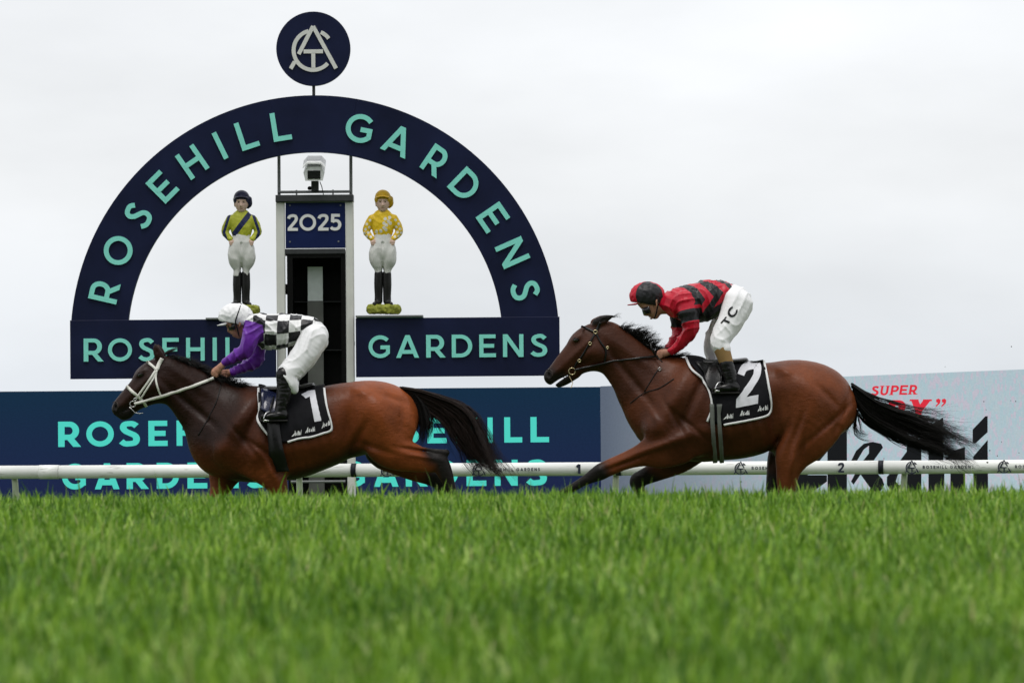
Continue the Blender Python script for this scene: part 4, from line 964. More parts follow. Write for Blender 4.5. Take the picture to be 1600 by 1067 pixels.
h2 = dict(x=(836, 1352), top=478, base=1150, coat=coat_mat('dark_bay_coat', (.150, .040, .0125), (.023, .0092, .0058)), eye=(900, 532), nostril=(857.5, 583), rim=[(853.5, 578.5), (858, 577), (862.5, 580), (863.5, 586), (861, 591)],
    label='trailing bay horse in dark bridle with number 2 cloth, foreleg reaching forward',
    trunk=[(1040, 642, 54, .19), (1060, 643, 70, .23), (1090, 642, 79.5, .265), (1122, 641, 78.5, .285), (1152, 641, 75.5, .29), (1182, 638, 70.5, .285), (1213, 631, 65, .275), (1246, 626, 63, .275), (1274, 628, 58.5, .265), (1292, 637, 47, .22)],
    neck=[(950, 541, 35, .085), (966, 553, 37, .088), (982, 570, 40, .095), (999, 588, 45, .11), (1016, 606, 54, .135), (1038, 622, 66, .165)],
    head=[(943, 538, 34, .082), (926, 542, 35, .098), (906, 556, 27.5, .092), (887, 571, 21.5, .074), (872, 583, 16.5, .060), (863, 588.5, 13.5, .056)],
    extra=[[(897, 583, 9, .045), (884, 594, 7, .042), (874, 601, 4.5, .036)], [(1204, 684, 14, .15), (1222, 700, 17, .16)]],
    legs=[[(1268, 650, 54, .13, -.13), (1256, 678, 44, .12, -.15), (1240, 704, 31, .09, -.16), (1231, 732, 20, .065, -.15), (1228, 757, 15.5, .052, -.14), (1230, 780, 12.5, .042, -.13), (1234, 798, 12, .038, -.13), (1228, 822, 7.8, .03, -.13), (1219, 856, 6.6, .026, -.13), (1213, 868, 8, .034, -.13), (1206, 880, 6.8, .034, -.13)],
          [(1258, 655, 48, .13, .13), (1240, 682, 38, .11, .15), (1224, 708, 24, .08, .16), (1215, 738, 16, .06, .15), (1211, 765, 13, .05, .14), (1214, 790, 12, .038, .13), (1204, 818, 7.8, .03, .13), (1190, 852, 6.6, .026, .13), (1184, 866, 8, .034, .13), (1176, 878, 6.8, .034, .13)],
          [(1062, 680, 44, .07, -.17), (1036, 702, 29, .065, -.17), (1008, 709, 19, .058, -.16), (978, 719, 13.8, .05, -.15), (950, 731, 13, .045, -.14), (934, 739, 12, .042, -.14), (914, 750, 8, .03, -.14), (892, 763, 7, .027, -.14), (872, 776, 8, .034, -.14), (858, 788, 6.8, .034, -.14)],
          [(1085, 690, 34, .07, .16), (1062, 718, 22, .065, .16), (1030, 735, 16, .052, .15), (1006, 746, 13, .045, .14), (996, 754, 12, .042, .14), (1006, 776, 7, .028, .14), (1024, 794, 7, .027, .14), (1036, 797, 8, .034, .14), (1046, 788, 6.8, .032, .14)]],
    ears=[[(933, 505, 8, .022, -.05), (944, 499, 6.8, .024, -.058), (959, 493.5, 1.2, .006, -.06)], [(930, 505, 8, .022, .05), (941, 499, 6.6, .024, .058), (955, 495, 1.2, .006, .06)]],
    bumps=[(931, 553, 40, 21, 18, .012, 0), (903, 550, -42, 30, 5, .006, 0), (912, 568, -28, 16, 5, -.006, 0), (880, 583, -40, 10, 4, -.006, 0), (868, 581, -45, 8, 5, .005, 0), (900, 528, -42, 9, 5, .010, 0),
           (1050, 628, 118, 55, 17, .020, 0), (1084, 620, 115, 50, 7, -.010, 0), (1025, 668, 20, 24, 18, .014, 0), (1062, 684, 160, 30, 12, .016, NR), (1030, 697, 160, 26, 6, .010, NR), (976, 723, 160, 36, 2.5, -.007, NR), (1002, 703, 160, 30, 3, .006, NR), (938, 736, 160, 7, 9, .006, NR), (985, 714, 160, 34, 4, .006, NR),
           (1105, 610, 100, 55, 12, -.010, 0), (985, 590, 52, 55, 6, -.010, 0), (985, 552, 35, 45, 8, .006, 0),
           (1208, 648, 95, 36, 13, -.020, 0), (1252, 600, 20, 34, 24, .014, 0), (1262, 648, 108, 40, 22, .022, NR), (1312, 650, 112, 34, 5, -.007, 0), (1224, 580, 20, 12, 8, .010, 0), (1290, 664, 140, 40, 4, -.010, NR), (1243, 672, 110, 30, 5, -.008, NR),
           (1218, 684, -60, 22, 6, -.008, 0), (1140, 672, -8, 60, 14, .008, 0), (1236, 722, 100, 26, 5, .010, NR), (1020, 650, 60, 12, 5, .006, 0), (1076, 664, 40, 34, 4, -.007, NR), (1054, 656, 60, 36, 4, -.006, NR), (1226, 640, 85, 30, 5, -.006, NR), (1284, 612, 45, 30, 5, -.006, NR), (1252, 700, 100, 26, 4, -.008, NR), (918, 542, -45, 16, 4, -.005, 0)] +
          [(1130 + i * 16, 650, 75, 38, 4, .0035, 0) for i in range(5)],
    cuts=[([(855, 583.5, 3.6, .022, -.050), (858, 588, 2.6, .02, -.054)], .008), ([(855, 583.5, 3.6, .022, .050), (858, 588, 2.6, .02, .054)], .008),
          ([(862, 603, 1.9, .09), (874, 594, 1.5, .09), (888, 586, .7, .09)], .006), ([(941, 501, 2.4, .012, -.082), (950, 497.5, 1.6, .01, -.082)], .006)],
    black=[([(932, 740, 1, 1, -.14), (858, 788, 1, 1, -.14)], 13, 32), ([(1000, 752, 1, 1, .14), (1046, 788, 1, 1, .14)], 16, 40), ([(1232, 795, 1, 1, -.13), (1206, 880, 1, 1, -.13)], 14, 26), ([(1212, 760, 1, 1, .13), (1176, 880, 1, 1, .13)], 14, 30),
           ([(860, 592, 1, 1), (880, 598, 1, 1)], 12, 27), ([(930, 502, 1, 1, -.06), (958, 494, 1, 1, -.06)], 4, 10)],
    dark=[([(875, 580, 1, 1), (925, 545, 1, 1), (985, 580, 1, 1)], 30, 95, .8), ([(1050, 725, 1, 1), (1110, 724, 1, 1), (1180, 708, 1, 1), (1215, 700, 1, 1)], 12, 52, .85), ([(1212, 700, 1, 1, .15), (1210, 760, 1, 1, .15)], 12, 30, .8), ([(1060, 660, 1, 1), (1150, 640, 1, 1)], 40, 130, .72), ([(1240, 740, 1, 1), (1225, 780, 1, 1)], 5, 50, .6)],  # the row along the belly puts the shade under the barrel into the coat
    hooves=[(1201, 893, -.13, 0), (1172, 891, .13, -5), (848, 799, -.14, -35), (1054, 775, .14, 140)])
ho1, w1 = horse(h1); ho2, w2 = horse(h2)

# manes and tails
hair('tail', [[(626, 604), (660, 609), (698, 621), (728, 634), (747, 664), (764, 704), (781, 740), (792, 756)], [(630, 609), (662, 619), (696, 634), (722, 654), (741, 688), (762, 722), (786, 750)], [(638, 620), (664, 637), (688, 653), (704, 677), (721, 704), (744, 724), (776, 747)]], 1300, hairb_m, ho1, .014, .0028, 14, 1, .25, .008, .045, lock=24)
hair('tail_fringe', [[(640, 610, -.01), (652, 634), (656, 664), (656, 684), (657, 696)], [(644, 612, -.01), (659, 636), (663, 662), (661, 684), (659, 697)], [(650, 616, -.01), (668, 638), (674, 658), (672, 676), (666, 692)]], 480, hair_m, ho1, .006, .0028, 9, 2, .35, .004, .035)
hair('tail_wisps', [[(660, 630), (676, 652), (690, 670), (704, 688)], [(690, 640), (712, 680), (745, 722), (775, 750)], [(740, 650), (760, 672), (775, 690), (790, 700)]], 90, hair_m, ho1, .016, .0020, 9, 3, .5, .010, .03, lock=4)
hair('tail', [[(1331, 601), (1360, 621), (1395, 638), (1435, 653), (1475, 668), (1508, 692), (1530, 724)], [(1334, 612), (1362, 636), (1395, 655), (1435, 673), (1475, 690), (1505, 706), (1526, 728)], [(1337, 634), (1355, 660), (1385, 680), (1415, 695), (1450, 704), (1485, 711), (1524, 730)]], 1000, hair_m, ho2, .021, .0026, 14, 4, .30, .009, .05, lock=26)
hair('tail_wisps', [[(1360, 624), (1410, 640), (1460, 643), (1500, 645), (1524, 652)], [(1370, 630), (1420, 650), (1470, 660), (1510, 658), (1546, 655)], [(1380, 650), (1440, 672), (1490, 684), (1535, 690), (1545, 700)], [(1380, 672), (1430, 696), (1480, 712), (1510, 728), (1532, 738)]], 170, hair_m, ho2, .018, .0021, 12, 5, .45, .012, .04, lock=5)
hair('tail_fringe', [[(1338, 640, -.02), (1330, 664), (1331, 680), (1346, 688), (1372, 684)], [(1340, 640, -.02), (1340, 668), (1350, 680), (1370, 684), (1392, 690)]], 110, hair_m, ho2, .008, .0018, 10, 6, .5, .006, .03)
def mane(parent, crest, tips, n, seed, r=.0022, spread=.008):
    g = [[(a[0], a[1] + 2, 0), ((a[0] * .6 + b[0] * .4), (a[1] * .6 + b[1] * .4) - 2, -.02), (b[0], b[1], -.03)] for a, b in zip(crest, tips)]
    return hair('mane', g, n, hair_m, parent, spread, r, 8, seed, .5, .006, .022, lock=7)
mane(ho1, [(258, 557), (280, 562), (304, 572), (328, 586), (352, 598), (374, 603)], [(280, 560), (308, 569), (332, 582), (356, 594), (378, 600), (398, 604)], 1100, 7, .003)
hair('mane_tuft', [[(340, 590), (352, 592), (362, 586), (366, 592)], [(346, 594), (358, 598), (370, 594), (378, 602)], [(356, 600), (368, 604), (380, 606), (392, 606)]], 90, hair_m, ho1, .008, .0020, 7, 17, .5, .007, .02)
hair('forelock', [[(252, 557), (262, 549), (274, 545), (284, 549)], [(254, 559), (266, 553), (277, 551), (282, 556)]], 60, hair_m, ho1, .004, .0018, 7, 8, .5, .005, .015)
mane(ho2, [(962, 512), (976, 519), (990, 529), (1004, 540), (1018, 549), (1032, 555), (1056, 558)], [(985, 512), (1006, 512), (1022, 518), (1032, 530), (1040, 546), (1052, 556), (1086, 556)], 1200, 9, .0026, .010)
hair('mane_wisps', [[(955, 508), (966, 511), (972, 519)], [(980, 518), (1002, 512), (1022, 512), (1032, 508)], [(994, 528), (1014, 519), (1032, 522), (1040, 520)], [(1008, 538), (1024, 530), (1036, 534)], [(1064, 558), (1074, 552), (1082, 546), (1092, 544)]], 80, hair_m, ho2, .007, .0011, 8, 10, .5, .008, .02)
hair('ear_tuft', [[(950, 497), (960, 492), (967, 487), (970, 486)], [(954, 499), (962, 498), (970, 499), (973, 501)]], 40, hair_m, ho2, .004, .0010, 7, 11, .5, .005, .02)

# ------------------------------------------------------------------ saddle cloths, saddles, girths
cloth_m = mat('black_cloth', (.008, .008, .010), .8, spec=.12, var=.25, vscale=14, bump=.25, bscale=30)
trim_m = mat('white_trim', (.74, .74, .74), .6); num_m = mat('white_print', (.66, .66, .70), .5, var=.08, vscale=20)
leather = mat('black_leather', (.006, .006, .006), .3, spec=.3, var=.2, bump=.15, bscale=40)
patent = mat('navy_leather', (.010, .014, .045), .22, coat=.5, bump=.2)
iron = mat('bright_iron', (.55, .55, .55), .25, metal=1)
def logo_polys(px, py, w, h, sl):
    out = []
    for k in K: out.append([(px + (a - 1205) / 340 * w, py + (b - 790) / 150 * h + (a - 1205) / 340 * sl) for a, b in k])
    return out
def cloth(w, Y, label, grid, front, rear, polys, logos, base):
    p = P(*base, YH); t = thing('saddle_cloth', label, 'saddle cloth', (p.x, YH, p.z))
    drape('cloth', w, grid, .012, cloth_m, t)
    for pth in (front, rear): 
        for sd_ in (-1, 1): w.strap('trim', pth, 3.2, .021, trim_m, t, sd_, .002, 8)
    w.poly('numeral', polys, .0215, num_m, t, 3)
    for (px, py, sl) in logos: w.poly('logo', logo_polys(px, py, 15, 8, sl), .0205, trim_m, t, 6)
    return t
g1 = coons([(404, 609), (440, 614), (480, 611), (508, 609)], [(431, 688), (452, 690.5), (488, 682.5), (519, 669)], [(404, 609), (405, 650), (415, 676), (431, 688)], [(508, 609), (513, 640), (519, 669)], 26, 22)
cloth(w1, YH, 'black saddle cloth with white number 1 and white edging on the leading horse', g1,
      [(404.5, 609), (405, 650), (411, 668), (420, 680)], [(508, 609), (512, 635), (519, 669), (505, 677), (488, 682.5), (470, 685), (452, 690.5)],
      [[(484, 614), (493.6, 612.6), (504, 657.8), (494.6, 659.4)], [(472, 619.5), (484, 613.6), (486.5, 622), (479.5, 625.5)]], [(458, 682, -3), (479, 676.5, -3), (503, 669.5, -6)], (455, 612))
g2 = coons([(1072, 562), (1110, 568), (1150, 570), (1192, 563)], [(1104, 659), (1130, 663.5), (1165, 657), (1199, 645)], [(1072, 562), (1095, 594), (1111, 628), (1104, 659)], [(1192, 563), (1199, 605), (1199, 645)], 26, 22)
two = [] 
for pts, cl, fs, fe in glyph('2', .10)[0]:
    rows = ribbon2(pts, cl, fs, fe, .10)
    for i in range(len(rows) - 1): two.append([(1145.5 + (q[0] / .6) * 36 + q[1] * 8, 638 - q[1] * 67 - (q[0] / .6) * 7) for q in (rows[i][0], rows[i + 1][0], rows[i + 1][1], rows[i][1])])
cloth(w2, YH, 'black saddle cloth with white number 2 and white edging on the trailing horse', g2,
      [(1072, 562), (1079, 579), (1095, 594), (1108, 615), (1111.5, 637), (1104, 659)], [(1192.5, 563), (1198, 600), (1201, 632), (1197, 646), (1186, 652), (1160, 658), (1130, 663.5)],
      two, [(1129, 655, -2), (1153, 650, -2), (1180, 643, -3)], (1135, 572))

def saddle(w, label, seat, flap, gir, gw, gm_, stirrup, boot_lat, extra, iron_c):
    p = P(seat[1][0], seat[1][1], YH); t = thing('racing_saddle', label, 'saddle', (p.x, YH, p.z))
    xs_ = [q[0] for q in seat]; a = P(min(xs_) - 12, max(q[1] for q in seat) + 14, YH); b = P(max(xs_) + 12, min(q[1] for q in seat) - 14, YH)
    f = Field((a.x, YH - .25, a.z), (b.x, YH + .25, b.z), .009).add(chain(seat), .02); V, Q = f.mesh(); mk('seat', V, Q, leather, t, True)
    for sd_ in (-1, 1):
        n_ = flap.shape[0]; V = [w.at(*flap[j, i], .026, sd_) for j in range(flap.shape[0]) for i in range(flap.shape[1])]; nu = flap.shape[1]
        F = [(j * nu + i, j * nu + i + 1, (j + 1) * nu + i + 1, (j + 1) * nu + i) for j in range(n_ - 1) for i in range(nu - 1)]
        o = mk('flap', V, F, extra, t, True); md = o.modifiers.new('thickness', 'SOLIDIFY'); md.thickness = .006
        for dx, mm in gir:
            w.strap('girth_strap', [(q[0] + dx, q[1]) for q in gw[0]], gw[1], .028, mm, t, sd_, .004, 6)
        sx_, sy_ = stirrup; yy = sd_ * boot_lat
        c = P(sx_, sy_, YH); c.y = YH + yy
        b_ = MB(); rr = 9.5 / sH
        arcp = [(c.x + rr * .95 * math.cos(t_), c.y + rr * .75 * math.cos(t_) * 0 + rr * .9 * math.cos(t_), c.z + rr * 1.5 * math.sin(t_)) for t_ in np.linspace(0, pi, 11)]
        b_.tube(arcp, .005, 6); q0, q1 = Vector(arcp[0]), Vector(arcp[-1]); b_.tube([q0, q1], .008, 6); b_.build('stirrup_iron', iron, t, True)
        top = P(sx_ + 4, seat[1][1] + 6, YH); s0 = w.at(sx_ + 4, seat[1][1] + 16, .03, sd_)
        MB().tube([s0, Vector((c.x, c.y, c.z + rr * 1.5))], .008, 6).build('stirrup_leather', leather, t, True)
    return t
fl1 = coons([(408, 611), (425, 613), (446, 613)], [(408, 640), (428, 652), (446, 648)], [(408, 611), (407, 625), (408, 640)], [(446, 613), (448, 630), (446, 648)], 10, 10)
saddle(w1, 'small dark racing saddle under the jockey in checked silks', [(412, 608, 5, .10), (440, 608, 5, .12), (470, 606, 5, .15), (488, 602, 4.5, .13)], fl1, [(0, leather)], ([(428, 655), (432, 690), (438, 716), (442, 735)], 23), leather, (424, 657), .315, patent, None)
fl2 = coons([(1084, 569), (1104, 571), (1122, 572)], [(1104, 606), (1114, 612), (1126, 606)], [(1084, 569), (1096, 586), (1104, 606)], [(1122, 572), (1127, 590), (1126, 606)], 10, 12)
web = mat('grey_webbing', (.13, .14, .125), .7, var=.1, bump=.1)
saddle(w2, 'small black racing saddle with grey girth straps under the jockey in red', [(1080, 562, 5, .10), (1108, 567, 5, .12), (1140, 566, 5, .15), (1165, 563, 4.5, .13)], fl2, [(-5, web), (5.5, web)], ([(1117, 632), (1117, 660), (1119, 690), (1122, 718)], 6.4), web, (1124, 611), .315, leather, None)

# breastplates / martingale straps lie on the shoulder
def breast(w, label, paths, ring, base):
    p = P(*base, YH); t = thing('breast_strap', label, 'strap', (p.x, YH, p.z))
    for pth in paths: w.strap('strap', pth, 1.2, .002, leather, t, -1, .004, 8)
    if ring: c = w.at(*ring, .012); MB().ring(c, .011, .003).build('ring', iron, t, True)
    return t
breast(w1, 'thin dark strap crossing the shoulder of the leading horse', [[(346, 600), (340, 626), (326, 655), (311, 680)]], None, (330, 650))
breast(w2, 'thin dark strap with a ring on the chest of the trailing horse', [[(1028, 577), (1018, 592), (1006, 612)], [(1052, 592), (1030, 606), (1006, 614), (984, 630)]], (1030, 578), (1010, 610))

# ------------------------------------------------------------------ bridles
def bridle(w, label, m, straps, rings, ring_m, rein, rein_w, base, bit):
    p = P(*base, YH); t = thing('bridle', label, 'bridle', (p.x, YH, p.z))
    for nm, pth, wd in straps:
        for sd_ in (-1, 1): w.strap(nm, pth, wd, .004, m, t, sd_, .005, 6)
    for (px, py, r) in rings:
        for sd_ in (-1, 1): c = w.at(px, py, .014, sd_); MB().ring(c, r / sH, .0042).build('bit_ring' if r > 3 else 'buckle', ring_m, t, True)
    for sd_ in (-1, 1): w.strap('rein', rein, rein_w, .012, m, t, sd_, .006, 10, True, (sd_ * .085, sd_ * .075))
    for pth in bit: MB().tube([w.at(a, b_, .022) for a, b_ in pth], .0035, 6).build('bit_cheek', ring_m, t, True)
    return t
white_st = mat('white_webbing', (.74, .73, .67), .55, var=.06, bump=.08)
bridle(w1, 'white webbing bridle and reins on the leading horse', white_st,
    [('browband', [(229.5, 565), (238, 571), (246, 578)], 4), ('headpiece', [(254, 560), (250, 568), (246, 578)], 6), ('cheekpiece', [(246, 577), (236, 592), (226, 606), (214, 622)], 3.6), ('cheekpiece', [(246.5, 579), (240, 594), (231, 608), (221, 622)], 2.6),
     ('throat_strap', [(246, 578), (245, 592), (248, 606), (252.5, 618)], 2.8), ('noseband', [(198.5, 603), (207, 611), (216, 618.5), (225, 628), (229, 635)], 4.6)],
    [(209, 630, 4.6), (212.5, 623, 2)], iron, [(211, 630), (240, 622), (275, 612), (310, 601), (334, 592)], 4.4, (240, 600), [[(204, 636), (210, 642), (219, 646), (225, 645)]])
bridle(w2, 'dark leather bridle with brass fittings on the trailing horse', leather,
    [('browband', [(908, 510), (918, 514), (930, 520)], 3.4), ('headpiece', [(938, 504), (934, 512), (930, 520)], 4), ('cheekpiece', [(930, 520), (921, 536), (910, 555), (901, 567), (896, 577)], 2.8), ('throat_strap', [(931, 521), (938, 535), (946, 548), (944, 570)], 2.6)],
    [(893.5, 579.5, 5.2), (921, 537, 2.2), (905, 563, 2.2), (948, 543.5, 1.8), (930.5, 520, 2.8)], mat('brass', (.60, .50, .30), .25, metal=1), [(897, 578), (930, 570), (960, 564), (1000, 560), (1028, 558)], 3.0, (915, 540), [[(890, 586), (893, 595), (892, 606)]])

#PART3
# ------------------------------------------------------------------ jockeys
skin_m = mat('skin', (.42, .215, .145), .5, var=.08, vscale=30); skin_m.node_tree.nodes['Principled BSDF'].inputs['Subsurface Weight'].default_value = .06
hairline = mat('dark_hair', (.02, .014, .010), .6)
breech_m = mat('white_breeches', (.82, .82, .83), .6, bump=.05, bscale=40)
goggle_m = mat('goggle_lens', (.012, .012, .014), .12, coat=.6); goggle_s = mat('goggle_strap', (.02, .02, .022), .6)
def mir(rows): return [tuple(r[:4]) + (-(r[4] if len(r) > 4 else 0),) for r in rows]
def fist(f, wx, wy, kx, ky, lat, sgn):
    """closed hand: palm, four fingers wrapped round the rein, thumb over the top; from wrist to knuckles"""
    d = np.array([kx - wx, ky - wy], float); L_ = np.hypot(*d); d /= L_; n = np.array([-d[1], d[0]]); n = n if n[1] > 0 else -n
    c = np.array([wx, wy]) + d * L_ * .62
    f.add(chain([(wx, wy, 4.6, .026, lat), (*(c - n * .5), 6.2, .019, lat), (*(c + d * 4), 5.6, .017, lat)]), .010, 2)
    K0 = c + d * 7
    for j, (o, ln) in enumerate(((-4.6, 5.6), (-1.7, 6.4), (1.3, 5.8), (4.1, 4.6))):
        k0 = K0 + n * o - d * (abs(j - 1) * .7); k1 = k0 + d * ln * .62 + n * 1.2; k2 = k1 + n * 1.0 - d * .5
        f.add(chain([(*k0, 1.85, .0095, lat - sgn * -.008), (*k1, 1.75, .009, lat + sgn * .004)]), .003, 1)
        f.add(chain([(*k1, 1.75, .009, lat + sgn * .004), (*(k2 - d * 3.2), 1.6, .0085, lat - sgn * .030)]), .002, 1)
        f.add(chain([(*(k2 - d * 3.2), 1.6, .0085, lat - sgn * .030), (*(k2 - d * 7), 1.5, .008, lat - sgn * .026)]), .002, 1)
    t0 = c - n * 4.6 - d * 1.5; t1 = t0 + d * 5.5 - n * 1.4; t2 = t1 + d * 4.6 + n * .8
    f.add(chain([(*t0, 2.3, .011, lat - sgn * .012), (*t1, 2.0, .010, lat - sgn * .020), (*t2, 1.6, .0085, lat - sgn * .018)]), .004, 1)

def rider(s):
    base = P(*s['base'], YH); t = thing('person', s['label'], 'person', (base.x, YH, base.z), 'jockeys riding in the race')
    xs_ = s['x']; lo, hi = P(xs_[0], s['y'][1], YH), P(xs_[1], s['y'][0], YH)
    def fld(h): return Field((lo.x, YH - .36, lo.z), (hi.x, YH + .36, hi.z), h)
    legs_n, legs_f = s['leg'], mir(s['leg_far']); arm_n, arm_f = s['arm'], s['arm_far']
    slim = lambda rows, k=.78: [(r[0], r[1], r[2] * k, r[3] * k) + tuple(r[4:]) for r in rows]
    # body: one continuous figure
    f = fld(.0062).add(chain(slim(s['torso'])), .03); f.add(chain(slim(s['pelvis'])), .03)
    for L_ in (legs_n + s['shin'], mir_ := mir(s['leg_far_raw'] + s['shin_far'])): f.add(chain(slim(L_)), .02)
    for A in (arm_n, arm_f): f.add(chain(slim(A[:-1], .6) + [(A[-1][0], A[-1][1], A[-1][2] * .8, A[-1][3] * .8) + tuple(A[-1][4:])]), .02)
    f.add(chain(s['neck']), .02); f.add(chain(s['skull']), .012); f.add(chain(s['face']), .014); f.add(chain(s['jaw']), .012)
    f.add(chain(s['nose']), .006, 1); f.add(chain(s['brow']), .008, 1); f.add(chain(s['lips']), .004, 1)
    for c in s['sockets']: f.cut(chain([c, c]), .008, 1)
    f.cut(chain(s['mouth']), .003, 1)
    ex, ey = s['ear']
    for sg in (-1, 1): f.add(chain([(ex, ey - 3.5, 2.6, .010, sg * .082), (ex + .8, ey + 1, 2.2, .009, sg * .084), (ex - .5, ey + 5, 1.5, .008, sg * .080)]), .005, 2)
    fist(f, *s['hand'], -.07, -1); fist(f, *s['hand_far'], .055, 1)
    V, Q = f.mesh(0); body = mk('body', V, Q, skin_m, t, True)
    for sg in (-1, 1):
        p = P(*s['eye'], YH); MB().ball((p.x, YH + sg * .034, p.z), .010, .012, .009, 10, 8).build('eye', mat('eye_dark', (.03, .02, .015), .15, coat=1), body, True)
    # hair below the helmet
    f = fld(.007).add(chain(s['hair']), .01); V, Q = f.mesh(); mk('hair', V, Q, hairline, t, True)
    # breeches
    f = fld(.0075).add(chain(s['pelvis']), .03)
    for L_ in (legs_n, legs_f): f.add(chain(L_), .02)
    for pt, nn in s['hem']: f.clip_plane(P(*pt, YH), nn)
    V, Q = f.mesh(1); kn = P(*s['knee'], YH); kw = np.exp(-(((V[:, 0] - kn.x) ** 2 + (V[:, 2] - kn.z) ** 2) / .13 ** 2)); V = creases(V, Q, .012, s['axis'], 40, 5.5, 3, .04 + .9 * kw); V = creases(V, Q, .012, (s['axis'][2], .2, -s['axis'][0]), 40, 3.0, 13, 1.1 - kw); V = creases(V, Q, .006, (s['axis'][2], .9, -s['axis'][0] * .3), 60, 6, 23)
    bo = mk('breeches', V, Q, breech_m, t, True); bb = BVHTree.FromPolygons([Vector(v) for v in V], [tuple(q) for q in Q])
    # boots
    for sg, bt, ft in ((1, s['boot'], s['foot']), (-1, s['boot_far'], s['foot_far'])):
        b_ = chain([tuple(r[:4]) + (sg * r[4],) for r in bt]); fo = chain([tuple(r[:4]) + (sg * r[4],) for r in ft])
        f = fld(.0065).add(b_, .01); f.add(fo, .015); f.clip_plane(P(*s['sole'], YH), (0, 0, -1)); V, Q = f.mesh(1); V = folds(V, Q, .003, 26, (.6, 1, 1.6), 5)
        bt_o = mk('boot', V, Q, leather, t, True)
        x_ = [q[0] for q in fo]; z0 = P(*s['sole'], YH).z
        MB().box(min(x_) - .025, max(x_) + .03, YH + sg * ft[0][4] - .035, YH + sg * ft[0][4] + .035, z0 - .012, z0 + .001, .004).build('sole', mat('boot_sole', (.02, .019, .018), .7), bt_o)
        if s.get('sock'):
            sk = chain([tuple(r[:4]) + (sg * r[4],) for r in (s['sock'] if sg > 0 else s['sock_far'])]); f = fld(.007).add(sk, .005); V, Q = f.mesh(1); mk('gaiter', V, Q, mat('tan_gaiter', (.27, .165, .065), .7, var=.08, bump=.1), t, True)
    # jacket
    f = fld(.007).add(chain(s['torso']), .02); f.add(chain(arm_n), .022); f.add(chain(arm_f), .022); f.add(chain(s['collar']), .006)
    V, Q = f.mesh(1); V0 = V.copy(); V = creases(V, Q, .016, (.8, .2, .6), 34, 3.5, 21); V = creases(V, Q, .012, (-.5, .3, .8), 50, 4, 31); V = creases(V, Q, .006, (1, .3, .1), 80, 4, 37)
    mid = np.array([P(q[0], q[1], YH) for q in s['torso']]); px = 800 + (V0[:, 0] - P(800, s['torso'][1][1], YH).x) * sH
    zc = np.interp(V0[:, 0], mid[:, 0], mid[:, 2]); th = np.degrees(np.arctan2(np.abs(V0[:, 1] - YH), V0[:, 2] - zc))
    dn, df = dist_to(V0, chain(arm_n)), dist_to(V0, chain(arm_f)); dt = dist_to(V0, chain(s['torso']))
    sh = np.array(chain(arm_n)[0][:3]); el = np.array(chain(arm_n)[s['elbow']][:3]); ax = el - sh; ta = ((V0 - sh) @ ax) / (ax @ ax)
    sh2 = np.array(chain(arm_f)[0][:3]); el2 = np.array(chain(arm_f)[s['elbow']][:3]); ax2 = el2 - sh2; ta2 = ((V0 - sh2) @ ax2) / (ax2 @ ax2)
    near = V0[:, 1] < YH; ta = np.where(near, ta, ta2); da = np.where(near, dn, df)
    slv = s['sleeve'](px, V0, da, dt, ta, th); mk('jacket', V, Q, s['silk'], t, True, {'pat': s['pat'](px, th), 'band': s['band'](ta), 'sleeve': slv})
    # helmet with peak
    (hx, hy, rx, ry), hn = s['helmet'], s['helmet_n']
    c = P(hx, hy, YH); f = fld(.006)
    X_, Y_, Z_ = f.ax[0][:, None, None] - c.x, f.ax[1][None, :, None] - YH, f.ax[2][None, None, :] - c.z
    f.F = ((np.sqrt((X_ / (rx / sH)) ** 2 + (Y_ / .103) ** 2 + (Z_ / (ry / sH)) ** 2) - 1) * .09).astype(np.float32)
    f.clip_plane(P(*s['helmet_cut'], YH), hn)
    V, Q = f.mesh(1); V = folds(V, Q, .004, 22, seed=8)
    az = np.degrees(np.arctan2(np.abs(V[:, 1] - YH), -(V[:, 0] - c.x)))
    he = mk('helmet', V, Q, s['cap_m'], t, True, {'pat': s['gore'](az), 'band': az * 0, 'sleeve': az * 0 - 1})
    pk = s['peak']; pv = []
    for j in range(9):
        a_ = -1 + 2 * j / 8
        for (q0, q1) in ((pk[0], 0), (pk[1], 1)):
            p = P(q0[0] + (a_ * a_) * (13 if q1 else 7), q0[1] - (a_ * a_) * (1.0), YH); pv.append((p.x, YH + a_ * (.088 if not q1 else .074), p.z))
    pf = [(2 * j, 2 * j + 1, 2 * j + 3, 2 * j + 2) for j in range(8)]; o = mk('peak', pv, pf, s['peak_m'], he, True); md = o.modifiers.new('thickness', 'SOLIDIFY'); md.thickness = .008
    for pth in s['straps']:
        q = catmull(pth, 6); MB().tube([Vector((P(a[0], a[1], YH).x, YH - a[2], P(a[0], a[1], YH).z)) for a in q], .0055, 6).build('chin_strap', goggle_s, he, True)
        MB().tube([Vector((P(a[0], a[1], YH).x, YH + a[2], P(a[0], a[1], YH).z)) for a in q], .0055, 6).build('chin_strap', goggle_s, he, True)
    # goggles: wrap-round lens and strap
    gv = []; gl = s['goggles']
    for j in range(13):
        a_ = -1 + 2 * j / 12
        for q in gl:
            p = P(q[0] + a_ * a_ * 11, q[1] - a_ * a_ * 1.5, YH); gv.append((p.x, YH + a_ * .080, p.z))
    gf = [(2 * j, 2 * j + 1, 2 * j + 3, 2 * j + 2) for j in range(12)]; o = mk('goggles', gv, gf, goggle_m, t, True); md = o.modifiers.new('thickness', 'SOLIDIFY'); md.thickness = .006
    return t, bb

